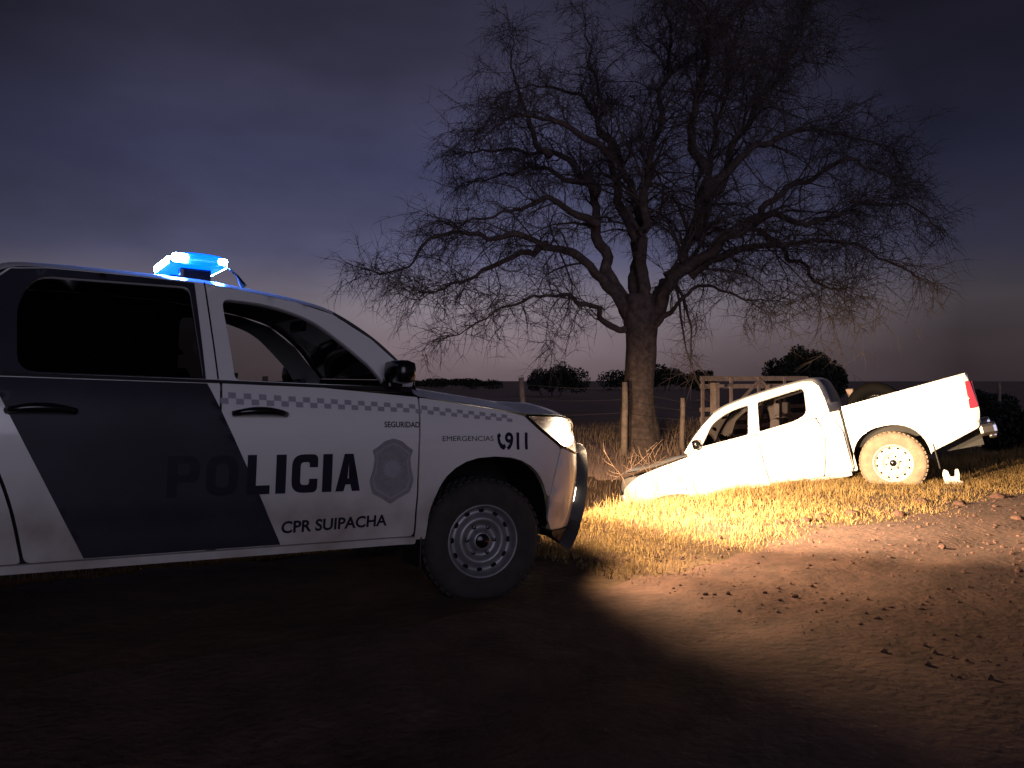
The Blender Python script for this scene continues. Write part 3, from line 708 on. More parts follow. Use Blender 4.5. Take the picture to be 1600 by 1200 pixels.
def make_truck():
    T = empty('crashed_pickup')
    tag(T, 'white double-cab pickup tipped nose down into the ditch, glaring in the headlights', 'pickup')
    xf = [(.2, .80), (.30, .84), (.45, .90), (.6, .92), (.75, .92), (.9, .88), (1.0, .80), (1.1, .70), (1.3, .6)]
    P = Pickup(xf, arch_f=(.0, .42, .44), arch_r=(-3.075, .46, .465)); U = P.U; paint = 'paint_truck'
    AF = quick_arch(.0, .42, .56, .36, 16, 2.3); AR = quick_arch(-3.075, .45, .925, .462, 18, 2.3)
    for s_ in (-1, 1):
        o = [(-.43, .40), (-.41, .40)] + AF[1:-1] + [(.43, .42), (.50, .45), (U(.75), .45), (U(.80), .68), (U(.72), .80), (.46, .90), (.30, .935), (.0, .985), (-.43, 1.045)]
        panel('front_wing', fillet(o, .006, 2), P.map, paint, T, s_)
        fd = fillet([(-.44, .42, .03), (-.44, 1.085, .01), (-.60, 1.125, .03), (-1.46, 1.155, .01), (-1.48, .42, .03)][::-1], .01, 3); panel('front_door', fd, P.map, paint, T, s_)
        rd = fillet([(-1.492, .42, .03), (-1.472, 1.157, .01), (-2.28, 1.20, .01), (-2.36, 1.0, .1), (-2.30, .72, .15), (-2.20, .42, .03)], .01, 4); panel('rear_door', rd, P.map, paint, T, s_)
        q = fillet([(-2.30, 1.20, .01), (-2.373, 1.0, .1), (-2.313, .72, .15), (-2.213, .42, .02), (-2.58, .42, .02), (-2.58, .95, .02), (-2.475, 1.24, .02)], .01, 3); panel('cab_corner', q, P.map, paint, T, s_)
        panel('sill', fillet([(-2.55, .36), (-.42, .36), (-.42, .41), (-2.55, .41)], .012, 2), P.map, paint, T, s_, off=-.004)
        fr = [(-.42, 1.095), (-.40, 1.12), (-.56, 1.30), (-.72, 1.45), (-.89, 1.575), (-1.08, 1.645), (-1.35, 1.69), (-1.60, 1.715), (-1.95, 1.738), (-2.20, 1.742), (-2.33, 1.715), (-2.405, 1.63), (-2.45, 1.45), (-2.475, 1.255), (-2.30, 1.212), (-1.48, 1.167), (-.62, 1.137)][::-1]
        wf = fillet([(-.66, 1.150, .02), (-1.355, 1.180, .03), (-1.415, 1.595, .04), (-1.22, 1.582, .08), (-1.03, 1.530, .08), (-.86, 1.44, .06)], .03, 4)
        wr = fillet([(-1.515, 1.187, .03), (-2.02, 1.228, .12), (-2.185, 1.29, .10), (-2.20, 1.60, .05), (-2.17, 1.655, .04), (-1.55, 1.605, .03)], .03, 4)
        panel('cab_frame', fillet(fr, .01, 2), P.map, paint, T, s_, holes=(wf, wr), step=.055, skirt=.03)
        panel('front_window', wf, P.map, 'glass_truck', T, s_, off=-.014, skirt=0); panel('rear_side_window', wr, P.map, 'glass_truck', T, s_, off=-.014, skirt=0)
        panel('belt_moulding', fillet([(-.62, 1.128), (-.62, 1.137), (-1.48, 1.167), (-2.30, 1.21), (-2.30, 1.201), (-1.48, 1.157)], .002, 1), P.map, 'trim', T, s_, off=-.006, skirt=.01)
        panel('door_lining', fillet([(-2.50, .43), (-.44, .43), (-.44, 1.07), (-2.45, 1.18)], .01, 2), P.map, 'interior', T, s_, off=-.045, step=.12, skirt=0)
        for hx, hz in ((-1.32, 1.005), (-2.16, 1.045)):
            hb = [surf(P.map, hx + t * .11, hz + .01 * (1 - t * t), .006 + .032 * (1 - t ** 4)) for t in np.linspace(-1, 1, 11)]
            if s_ > 0: hb = [Vector((p.x, -p.y, p.z)) for p in hb]
            v, f = tube(hb, .014, 8); mesh('handle', v, f, paint, T, True)
        bm = bmesh.new(); box_bm(bm, (-.68, -.10, 1.13), (-.575, .10, 1.27), .045, Matrix.Translation((0, s_ * .985, 0))); mi = bm_obj('wing_mirror', bm, 'gloss_black', T, True)
        lo, hi = sorted((s_ * .83, s_ * .92)); box('mirror_foot', (-.655, lo, 1.10), (-.59, hi, 1.17), 'gloss_black', mi, .015)
        hl = fillet([(.44, .925), (U(.62), .925), (U(.80), .90), (U(.85), .78), (U(.80), .72), (U(.70), .79), (.50, .88)], .02, 3)
        panel('headlight', hl if area2(hl) > 0 else hl[::-1], P.map, 'reflector', T, s_, off=.002, step=.05)
        panel('front_bumper', fillet([(.49, .46), (U(.70), .36), (P.UC, .34), (P.UC, .66), (U(.80), .68), (U(.75), .46)], .02, 2), P.map, paint, T, s_, off=.02, step=.06, skirt=.04)
        panel('grille', fillet([(U(.82), .67), (P.UC, .67), (P.UC, .88), (U(.82), .88)], .01, 2), P.map, 'trim', T, s_, off=.0, step=.06)
    us = list(np.linspace(-.43, .30, 12)) + list(np.linspace(.34, P.UC - .03, 20)); rows = []; NV = 17
    for i, u in enumerate(us):
        z = np.interp(u, [-.43, 0, .30, .46, U(.72), U(.80), P.UC], [1.05, .99, .945, .935, .935, .91, .90]); e = P.map(u, z); yw = -e.y - .03
        # the lid has sprung: lifted a little off the wing towards the nose
        lift = .012 + .055 * max(0, min(1, (e.x + .25) / .7))
        rows.append([Vector((e.x, v * yw, z + lift + .055 * (yw / .9) * (1 - abs(v) ** 3) + .008 * math.sin(9 * e.x + 4 * v))) for v in np.linspace(-1, 1, NV)])
    V = [p for r in rows for p in r]; F = [(i * NV + k, i * NV + k + 1, (i + 1) * NV + k + 1, (i + 1) * NV + k) for i in range(len(rows) - 1) for k in range(NV - 1)]
    mesh('bonnet', V, F, paint, T, True)
    cab(P, T, [(-.40, 1.12), (-.56, 1.30), (-.72, 1.45), (-.89, 1.575), (-1.08, 1.645), (-1.35, 1.69), (-1.60, 1.715), (-1.95, 1.738), (-2.20, 1.742), (-2.33, 1.715), (-2.405, 1.63), (-2.45, 1.45), (-2.475, 1.25)], 3, 9, .16, .07, .04, paint, 'glass_truck', 'glass_truck')
    V, F = [], []
    for k in range(17):
        vv = -1 + 2 * k / 16; e = 1 - abs(vv) ** 2.4; V += [(-.41 + .16 * e, vv * .86, 1.12), (-.44 + .05 * e, vv * .86, 1.05 + .05 * e)]
    mesh('cowl', V, [(2 * k, 2 * k + 1, 2 * k + 3, 2 * k + 2) for k in range(16)], 'trim', T, True)
    box('cab_back_lower', (-2.60, -.86, .45), (-2.46, .86, 1.245), paint, T, .02)
    interior(T, 1.12, steer=True, seat_m='seat_pale')
    lower_structure(T, AF, AR, .4)
    bed(P, T, AR, paint, 1.268, 'truck', 1.355)
    for y, sd in ((.80, 1), (-.80, -1)):
        make_wheel(T, (-3.075, y, .425), sd, 'tyre_mud', 'rim_white', .405); make_wheel(T, (0, y * .92, .26), sd, 'tyre_mud', 'rim_white', .31)
    # dangling exhaust and spring bits under the tail
    v, f = tube([(-2.9, .35, .50), (-3.5, .38, .52), (-3.95, .40, .46), (-4.12, .42, .42)], .03, 8); mesh('exhaust', v, f, 'steel', T, True)
    return T
def place(T, th, pitch, t, roll=0.):
    c, s_ = math.cos(th), math.sin(th)
    Rz = Matrix.Rotation(th, 3, 'Z'); Ry = Matrix.Rotation(-pitch, 3, 'Y'); Rx = Matrix.Rotation(roll, 3, 'X')
    M = (Rz @ Ry @ Rx).to_4x4(); M.translation = Vector((t[0], t[1], t[2] + CAM_H)); T.matrix_world = M
    T.location = M.translation; T.rotation_euler = M.to_euler(); return M

# ------------------------------------------------------------------ ground: dirt road, verge, ditch, field
RO = Vector((.81, 5.1)); RA = R(39); RD = Vector((math.cos(RA), math.sin(RA))); RN = Vector((-math.sin(RA), math.cos(RA)))
def ts(x, y): d = Vector((x, y)) - RO; return d.dot(RD), d.dot(RN)
def xy(t, s): p = RO + RD * t + RN * s; return p.x, p.y
GS = [-400, -9, -6, -3, -1, 0, 2.3, 2.9, 3.6, 4.5, 5.4, 6.2, 7.2, 8.4, 12, 3000]
GZ = [-.1, -.10, .04, .06, .02, 0, -.03, -.16, -.62, -1.06, -1.10, -.85, -.32, -.10, -.05, -.05]
gz = np.array(GZ); _g = np.linspace(-10, 14, 1200); _z = np.interp(_g, GS, GZ); _k = np.hanning(45); _k /= _k.sum(); _z = np.convolve(np.pad(_z, 22, 'edge'), _k, 'valid')
def gprof(s): return float(np.interp(s, _g, _z)) if -10 < s < 14 else float(np.interp(s, GS, GZ))
def ground_z(x, y, fine=True):
    t, s = ts(x, y); z = gprof(s)
    if t < -.6: z += -.0365 * (max(t, -9) + .6) * max(0, 1 - max(0, abs(s - 1) - 4) / 6)
    if fine and abs(t) < 60 and abs(s) < 60:
        z += .035 * noise.noise(Vector((x * .5, y * .5, 3.1))) + .016 * noise.noise(Vector((x * 2.1, y * 2.1, 1.7)))
        if s < .5:
            for rs, rd in ((-.9, .035), (-2.6, .045), (-4.4, .03)): z -= rd * math.exp(-((s - rs - .12 * math.sin(t * .5)) / .22) ** 2)
        if s < 1.0: z += .006 * noise.noise(Vector((x * 9, y * 9, .3)))
        elif s < 9: z += .03 * noise.noise(Vector((x * 4, y * 4, 8.3)))
    return z
def spaced(a, b, fine, far):
    mid = list(np.arange(a, b, fine)); lo, hi, d = [], [], fine
    x = a
    while x > -far: d *= 1.35; x -= d; lo.append(x)
    d = fine; x = b
    while x < far: d *= 1.35; x += d; hi.append(x)
    return lo[::-1] + mid + [b] + hi
def sheet(name, tt, ss, m, dz=0., edge=None):
    V = []; 
    for t in tt:
        for s in ss:
            s2 = edge(t, s) if edge else s
            x, y = xy(t, s2); V.append((x, y, ground_z(x, y) + dz))
    n = len(ss); F = [(i * n + k, (i + 1) * n + k, (i + 1) * n + k + 1, i * n + k + 1) for i in range(len(tt) - 1) for k in range(n - 1)]
    o = mesh(name, V, [tuple(f) for f in F], m, None, True); o['kind'] = 'structure'; return o
mat('pasture', (.42, .285, .235), .95, col2=(.27, .18, .15), scale=.35, bump=.6, bscale=6)
GRD = sheet('ground', spaced(-8, 16, .11, 2500), spaced(-6, 9.5, .11, 2500), 'soil')
GRD.data.materials.append(MATS['pasture'])
for _p in GRD.data.polygons:
    if ts(_p.center.x, _p.center.y)[1] > 6.6 + .7 * noise.noise(_p.center * .8): _p.material_index = 1
def redge(t, s): return s + (.45 * noise.noise(Vector((t * .55, 2.2, 0))) + .18 * noise.noise(Vector((t * 2.3, 5.2, 0)))) * max(0, (s + 2.5) / 2.5) if s > -2.5 else s
sheet('dirt_road', spaced(-9, 17, .09, 600), list(np.linspace(-7.5, -2.5, 46)) + list(np.linspace(-2.39, .15, 26)), 'dirt', .010, redge)

POLICE = make_police(); PM = place(POLICE, R(32), R(-2.086), (-.68467, 5.63547, -1.31726))
TRUCK = make_truck(); TM = place(TRUCK, R(152), R(-14.1), (2.85, 12.66, -2.236))

# ------------------------------------------------------------------ things in and around the crashed pickup
def tloc(p): return TM @ Vector(p)
ST = empty('spare_tyre'); tag(ST, 'dark spare tyre standing in the bed behind the cab of the tipped pickup', 'tyre')
v, f = lathe([(.205, -.08), (.29, -.11), (.345, -.105), (.372, -.08), (.38, -.03), (.38, .03), (.372, .08), (.345, .105), (.29, .11), (.205, .08), (.205, -.08)], 44)
mat('tyre_clean', (.004, .004, .004), .8, var=.3, spec=.08)
mesh('tyre_ring', v, f, 'tyre_clean', ST, True)
v, f = lathe([(.001, -.03), (.10, -.04), (.15, -.02), (.20, -.05), (.204, -.085), (.204, .085)], 36); mesh('wheel_disc', v, f, 'gloss_black', ST, True)
ST.matrix_world = TM @ Matrix.Translation((-2.98, .10, .765 + .38)) @ Matrix.Rotation(R(9), 4, 'X'); _m = ST.matrix_world.copy(); ST.location = _m.translation; ST.rotation_euler = _m.to_euler()
def beam(name, a, b, wd, ht, m, label, cat, group=None, jit=0.):
    a, b = Vector(a), Vector(b); d = b - a; L_ = d.length
    q = d.to_track_quat('X', 'Z').to_matrix().to_4x4()
    bm = bmesh.new(); box_bm(bm, (0, -wd / 2, -ht / 2), (L_, wd / 2, ht / 2), .006)
    bmesh.ops.subdivide_edges(bm, edges=[e for e in bm.edges if e.calc_length() > .4 * L_], cuts=6, use_grid_fill=True)
    for v_ in bm.verts: v_.co += Vector((0, noise.noise(v_.co * 3 + a) * .012, noise.noise(v_.co * 4 + b) * .012))
    o = bm_obj(name, bm, m); o.matrix_world = Matrix.Translation(a) @ q; o.location = a; o.rotation_euler = q.to_euler()
    return tag(o, label, cat, group)
beam('plank', tloc((-2.74, -.32, .80)), tloc((-2.72, .02, 1.50)) , .10, .03, 'wood_white', 'pale plank leaning up against the cab in the tipped pickup bed', 'plank')
def lump(name, c, r, m, label, cat, group=None, sq=(1, 1, 1), sub=3, amp=.25, fr=2.2):
    bm = bmesh.new(); bmesh.ops.create_icosphere(bm, subdivisions=sub, radius=1)
    sd = Vector(c) * 7.3
    for v_ in bm.verts:
        k = 1 + amp * noise.noise(v_.co * fr + sd) + amp * .4 * noise.noise(v_.co * fr * 3 + sd); v_.co = Vector((v_.co.x * k * r * sq[0], v_.co.y * k * r * sq[1], v_.co.z * k * r * sq[2]))
    o = bm_obj(name, bm, m, None, True); o.location = c; return tag(o, label, cat, group)
lump('sack', tloc((-3.50, .36, 1.02)), .20, 'sack', 'pale full sack behind the spare tyre in the tipped pickup bed', 'sack', None, (.8, 1, 1.55))
lump('sack', tloc((-2.78, .50, .98)), .17, 'sack', 'small pale sack squeezed between cab and spare tyre in the pickup bed', 'sack', None, (.7, 1, 1.5))

# torn white bumper piece behind the rear wheel
def torn():
    p = at(1489, 752, 10.35); o_ = [(-.085, -.06), (-.02, -.105), (.075, -.06), (.125, .005), (.065, .02), (.06, .10), (.035, .165), (.0, .15), (.01, .06), (-.045, .05), (-.075, .12), (-.125, .135), (-.13, .07), (-.105, .0)]
    poly = fillet(o_, .02, 3)
    if area2(poly) < 0: poly = poly[::-1]
    mp_ = lambda u, z: Vector((u, -.05 * math.cos(9 * u) - .10 * z, z))
    o = panel('bumper_fragment', poly, mp_, 'plastic_white', None, -1, step=.03, skirt=.012)
    o.location = p; o.rotation_euler = (R(-8), R(6), R(-22)); return tag(o, 'torn white plastic bumper fragment lying behind the tipped pickup rear wheel', 'fragment')
torn()

# broken sticks and wire by the nose of the pickup
STK = [([(943, 703), (958, 728), (977, 757)], 9.6, .013, 'straight pale stick leaning left of the other broken branches beside the ditch'),
       ([(981, 716), (996, 712), (1010, 722), (1018, 741)], 10.4, .012, 'bent pale twig arching over beside the sunken pickup nose'),
       ([(984, 720), (988, 735), (992, 757)], 10.2, .013, 'short upright forked stick under the arching twig by the ditch'),
       ([(1009, 701), (1013, 716), (1015, 740)], 10.6, .011, 'thin upright stick, left one of the pair standing beside the pickup bonnet'),
       ([(1017, 698), (1023, 714), (1026, 738)], 10.7, .011, 'thin upright stick, right one of the pair standing beside the pickup bonnet'),
       ([(968, 742), (1000, 736), (1040, 722)], 10.9, .014, 'long fallen branch lying across the other sticks by the pickup bonnet'),
       ([(955, 752), (985, 733), (1004, 727)], 10.0, .010, 'slim twig slanting low through the broken branches beside the ditch')]
for pts, Y, r_, lab in STK:
    P3 = [at(x, y, Y + .12 * i) for i, (x, y) in enumerate(pts)]
    P3.append(P3[-1] + (P3[-1] - P3[-2]).normalized() * .35 + Vector((0, 0, -.5)))
    c = catmull(P3, 5); rad = [.55 * r_ * (.6 + .4 * math.sin(3 * i)) * (.55 + .45 * i / len(c)) for i in range(len(c))]
    root = empty('broken_branch', c[-1]); v, f = tube([q - c[-1] for q in c], rad, 6); mesh('stem', v, f, 'stick', root, True)
    tw = []
    for k in range(3):
        b = c[2 + k * 3]; d = Vector((random.uniform(-1, 1), random.uniform(-.6, .6), random.uniform(.1, 1))).normalized()
        tw.append(tube([b - c[-1], b - c[-1] + d * .08, b - c[-1] + d * .17 + Vector((.02, 0, .02))], [.003, .0022, .001], 4))
    v, f = join(tw); mesh('side_twig', v, f, 'stick', root)
    tag(root, lab, 'branch', 'broken branches by the ditch')

# clods on the road edge
CL = [(1284, 806, .055, 'second from left in the row below the pickup doors'), (1332, 803, .06, 'third from left in the row, below the pickup bed'), (1405, 805, .05, 'below the rear wheel of the pickup'),
      (1500, 791, .05, 'right of the rear wheel near the grass edge'), (1560, 779, .07, 'rightmost of the row along the grass edge'), (1258, 812, .045, 'leftmost of the row below the pickup doors'), (1440, 786, .06, 'in the grass edge just right of the wheel'),
      (1590, 812, .05, 'lone one out on the road at the right')]
for px, py, r_, lab in CL:
    Y = CAM_H * FPX / (py - CYP); p = at(px, py, Y); p.z = ground_z(p.x, p.y) + r_ * .25
    lump('soil_clod', p, r_, 'clod', 'dark reddish soil clod, ' + lab, 'clod', 'soil clods along the road edge', (1.2, 1, .75), 2, .5, 1.8)

# ------------------------------------------------------------------ fence, gate
def fence_pt(px, s=7.9):
    k = (px - 800) / FPX   # X = k*Y on the line s = const
    Y = (s + RO.y * math.cos(RA) - RO.x * math.sin(RA)) / (math.cos(RA) - k * math.sin(RA)); return Vector((k * Y, Y, ground_z(k * Y, Y)))
FN = empty('wire_fence', fence_pt(820)); tag(FN, 'old wire fence on leaning wooden posts along the far bank of the ditch', 'fence')
posts = [(-40, 596, .4), (420, 588, -.3), (640, 592, .3), (820, 590, -.45), (975, 597, .1), (1065, 622, .2), (1475, 600, -.2), (1560, 597, .3), (1630, 600, .1), (1690, 600, -.2)]
tops = []
for px, py, lean in posts:
    b = fence_pt(px); topz = CAM_H - (py - CYP) / FPX * b.y; h = topz - b.z
    d = Vector((lean * .10, lean * .05, 1)); pts = [b + Vector((0, 0, -.3)), b + d * h * .35, b + d * h * .7 + Vector((.012, 0, 0)), b + d * h]
    pts[-1].z = topz; rr = .058 + .012 * math.sin(px)
    v, f = tube([p - FN.location for p in pts], [rr * 1.1, rr, rr * .95, rr * .85], 8); mesh('post', v, f, 'wood', FN, True); tops.append((b, pts[-1]))
for lv in (.22, .40, .58, .76, .92):
    for i in range(len(tops) - 1):
        if posts[i][0] == 1065: continue      # the gate stands there
        a = tops[i][0].lerp(tops[i][1], lv); b = tops[i + 1][0].lerp(tops[i + 1][1], lv); m_ = (a + b) / 2 - Vector((0, 0, .015 * (b - a).length))
        v, f = tube([p - FN.location for p in (a, (a + m_) / 2 - Vector((0, 0, .005)), m_, b)], .0035, 4, False); mesh('wire', v, f, 'wire', FN)
# gate: weathered boards, braces
g0, g1 = fence_pt(1094, 8.0), fence_pt(1262, 8.0); gd = (g1 - g0); gl = gd.length; gq = math.atan2(gd.y, gd.x)
GT = empty('wooden_gate', (g0.x, g0.y, g0.z)); GT.rotation_euler = (0, 0, gq); tag(GT, 'pale weathered wooden field gate with cross braces behind the pickup cab', 'gate')
gh = CAM_H - (590 - CYP) / FPX * g0.y - g0.z
def gboard(name, a, b, wd, th):
    a, b = Vector(a), Vector(b); d = b - a; L_ = d.length; q = d.to_track_quat('X', 'Y').to_matrix().to_4x4()
    bm = bmesh.new(); box_bm(bm, (0, -wd / 2, -th / 2), (L_, wd / 2, th / 2), .004, Matrix.Translation(a) @ Matrix.Rotation(-math.atan2(d.z, d.x), 4, 'Y') @ Matrix.Rotation(R(90), 4, 'X'))
    return bm_obj(name, bm, 'wood_white', GT)
for k, zz in enumerate((.16, .38, .60, .82, gh - .20, gh - .02)): gboard('rail', (0, 0, zz), (gl, 0, zz + .01 * (k % 2)), .095 + .01 * (k % 3), .028)
for x in (.05, gl * .25, gl * .5, gl * .75, gl - .05): gboard('upright', (x, -.03, .08), (x, -.03, gh + .02), .10, .03)
gboard('brace', (.08, -.062, .15), (gl * .5, -.062, gh - .04), .08, .025); gboard('brace', (gl - .08, -.062, .15), (gl * .5, -.062, gh - .04), .08, .025)
gp = fence_pt(1117, 7.5); box('gate_post', (-.075, -.075, -.3), (.075, .075, CAM_H - (598 - CYP) / FPX * gp.y - gp.z), 'wood_white', None, .012)
_o = bpy.data.objects['gate_post']; _o.location = gp; _o.rotation_euler = (0, 0, gq); tag(_o, 'thick pale square post standing just in front of the wooden gate', 'post')
box('strut_board', (-.02, -.05, 0), (.02, .05, 1.62), 'wood_white', None, .006); _o = bpy.data.objects['strut_board']; _p = fence_pt(1172, 7.88); _o.location = _p + Vector((0, 0, -.02)); _o.rotation_euler = (0, R(28), gq); tag(_o, 'loose pale board slanting over the gate top above the pickup roof', 'board')
box('sign_board', (-.16, -.012, -.035), (.16, .012, .035), 'wood_white', None, .005); _o = bpy.data.objects['sign_board']; _p = fence_pt(1124, 7.42); _o.location = (_p.x, _p.y, CAM_H - (603 - CYP) / FPX * _p.y); _o.rotation_euler = (0, 0, gq); tag(_o, 'small blank pale board nailed near the top of the gate post', 'board')

# ------------------------------------------------------------------ the bare tree
def make_tree():
    B = at(997, 690, 17.6); B.z = ground_z(B.x, B.y); YT = B.y
    T = empty('bare_tree', B); tag(T, 'huge bare spreading tree behind the wire fence', 'tree')
    def pc(cx, cy, dy=0.): return at(560 + cx / 1.6, cy / 1.6, YT + dy) - B          # crop pixels of the photograph
    trunk = [Vector((0, 0, -.4)), Vector((0, 0, .15)), pc(699, 1000), pc(702, 920), pc(704, 860), pc(703, 800), pc(702, 765), pc(702, 735)]
    trunk[2].y = trunk[3].y = 0
    c = catmull(trunk, 5); zt = [p.z for p in c]; rad = [float(np.interp(z, [-.4, .1, .6, 1.4, 2.2, 2.75, 3.2, 3.6, 3.95], [.66, .50, .385, .315, .325, .37, .31, .16, .02])) for z in zt]
    pv, pf = [], []
    n = 20
    for i, p in enumerate(c):
        for k in range(n):
            a = 2 * math.pi * k / n; r_ = rad[i] * (1 + .10 * math.sin(3 * a + p.z * .8) + .10 * noise.noise(Vector((math.cos(a) * 2, math.sin(a) * 2, p.z * 1.3))))
            pv.append((p.x + r_ * math.cos(a), p.y + r_ * math.sin(a), p.z))
    for i in range(len(c) - 1):
        for k in range(n): pf.append((i * n + k, i * n + (k + 1) % n, (i + 1) * n + (k + 1) % n, (i + 1) * n + k))
    pf.append(tuple((len(c) - 1) * n + k for k in range(n)))
    mesh('trunk', pv, pf, 'bark', T, True)
    LIMBS = [  # crop pixels, depth at the end, start radius, sub-branch density
        ([(700, 850), (672, 790), (640, 735), (610, 690), (545, 640), (470, 610), (400, 590), (300, 590), (190, 600), (110, 665), (55, 695)], -2.0, .17, 1.0),
        ([(700, 845), (668, 770), (636, 705), (605, 610), (590, 510), (560, 430), (480, 380), (400, 380), (300, 372), (215, 378)], 1.2, .20, 1.2),
        ([(600, 560), (545, 530), (480, 505), (400, 520), (300, 545), (230, 580)], -1.4, .10, 1.2),
        ([(700, 850), (668, 826), (636, 808), (590, 782), (530, 748), (480, 732), (400, 765), (300, 805), (215, 850)], -3.0, .09, 1.2),
        ([(702, 835), (702, 750), (702, 660), (700, 560), (688, 480), (640, 380), (590, 285), (520, 232), (430, 212), (350, 250)], 2.2, .19, 1.1),
        ([(706, 830), (712, 730), (714, 620), (715, 500), (732, 400), (760, 280), (770, 150), (780, 20), (785, -90)], -1.0, .18, 2.3),
        ([(706, 845), (728, 790), (762, 722), (805, 650), (842, 560), (862, 470), (882, 350), (920, 200), (960, 60), (985, -60)], .6, .21, 2.3),
        ([(708, 850), (738, 790), (775, 725), (830, 670), (890, 618), (960, 572), (1050, 545), (1130, 550), (1200, 532), (1280, 512), (1390, 525), (1470, 590)], -1.6, .19, 1.3),
        ([(830, 690), (885, 645), (960, 622), (1050, 608), (1150, 602), (1250, 622), (1350, 668), (1425, 705)], -3.2, .11, 1.3),
        ([(860, 500), (920, 425), (1000, 370), (1100, 332), (1200, 330), (1300, 372), (1370, 430)], 1.6, .12, 1.3),
        ([(708, 850), (745, 812), (788, 770), (850, 722), (920, 728), (990, 742), (1060, 742)], -2.6, .07, 1.0),
        ([(700, 600), (655, 520), (640, 430), (610, 330), (600, 220), (580, 100), (560, 0)], 3.0, .13, 1.2),
        ([(840, 590), (900, 470), (960, 330), (1040, 200), (1100, 90), (1120, -40)], 2.6, .14, 2.3),
        ([(640, 400), (560, 330), (460, 290), (380, 290), (330, 330)], -2.2, .09, 1.2),
        ([(480, 390), (430, 330), (400, 240), (385, 150), (380, 80)], 1.4, .08, 1.1),
        ([(870, 430), (830, 320), (860, 180), (870, 60), (840, -60)], -2.4, .12, 2.3),
        ([(1000, 575), (1080, 640), (1130, 690), (1190, 720), (1240, 730)], -3.8, .06, .9),
        ([(470, 612), (400, 640), (300, 690), (210, 720), (150, 760)], -3.0, .08, 1.3),
        ([(960, 570), (1040, 500), (1130, 440), (1230, 410), (1320, 440), (1400, 480)], .6, .10, 1.3),
        ([(600, 480), (530, 440), (440, 430), (350, 440), (270, 470)], 2.8, .09, 1.2)]
    tw2, tw3, tw1 = [], [], []
    cen = pc(720, 560)
    def rnd(): return Vector((random.gauss(0, 1), random.gauss(0, 1), random.gauss(0, 1)))
    def grow(p, d, ln, r0, n, droop, wob):
        pts, q, dd = [p.copy()], p.copy(), d.normalized()
        for i in range(n):
            dd = (dd + rnd() * wob + Vector((0, 0, -droop * (i / n)))).normalized(); q = q + dd * (ln / n); pts.append(q.copy())
        return pts, [r0 * (1 - .82 * i / n) for i in range(n + 1)]
    for pts, dend, r0, dens in LIMBS:
        N = len(pts); p3 = [pc(x, y, dend * (i / (N - 1)) ** 1.3) for i, (x, y) in enumerate(pts)]
        c = catmull(p3, 6); M = len(c)
        for i in range(3, M): c[i] = c[i] + Vector((noise.noise(c[i] * 1.7), noise.noise(c[i] * 1.7 + Vector((9, 0, 0))), noise.noise(c[i] * 1.7 + Vector((0, 9, 0))))) * .17 + Vector((noise.noise(c[i] * 5.1), 0, noise.noise(c[i] * 5.1 + Vector((0, 9, 0))))) * .06
        rad = [(r0 * 1.12 * (1 - (i / (M - 1)) ** .62) + .007) * (1 + .16 * noise.noise(c[i] * 3.3)) for i in range(M)]
        v, f = tube(c, rad, 9); mesh('limb', v, f, 'bark', T, True)
        Ltot = sum((c[i + 1] - c[i]).length for i in range(M - 1)); nb = int(Ltot * 4.6 * dens) + 5
        for k in range(nb):
            fr = random.uniform(.20, 1) ** .8; i = min(M - 2, int(fr * (M - 1))); base = c[i].lerp(c[i + 1], random.random()); tg = (c[i + 1] - c[i]).normalized()
            out = (base - cen); out.z *= .5; out = out.normalized() if out.length > .1 else rnd().normalized()
            d = tg * .7 + rnd() * .62 + out * .25 + Vector((0, 0, .30)); ln = random.uniform(.8, 2.3) * (1.1 - .45 * fr) * (1 if fr < .75 else .62) * (1.25 if dens > 1.4 else 1)
            b1, r1 = grow(base, d, ln, max(.009, rad[i] * .30), 7, .30, .20); tw1.append(tube(b1, r1, 4, False))
            for j in range(int(ln * 7) + 3):
                q = random.randint(1, 6); bb = b1[q].lerp(b1[q + 1], random.random()); tg2 = (b1[q + 1] - b1[q]).normalized()
                l2 = random.uniform(.35, 1.0); b2, r2 = grow(bb, tg2 * .6 + rnd() * .6, l2, .0070, 4, .35, .22); tw2.append(tube(b2, r2, 3, False))
                for h in range(4):
                    q2 = random.randint(1, 3); b3, r3 = grow(b2[q2], (b2[q2 + 1] - b2[q2]).normalized() * .6 + rnd() * .6, random.uniform(.18, .48), .0042, 2, .35, .2); tw3.append(tube(b3, r3, 3, False))
    for nm, tt in (('branchlets', tw1), ('twigs', tw2), ('fine_twigs', tw3)):
        v, f = join(tt); o = mesh(nm, v, f, 'twig', T); o['kind'] = 'stuff'
make_tree()

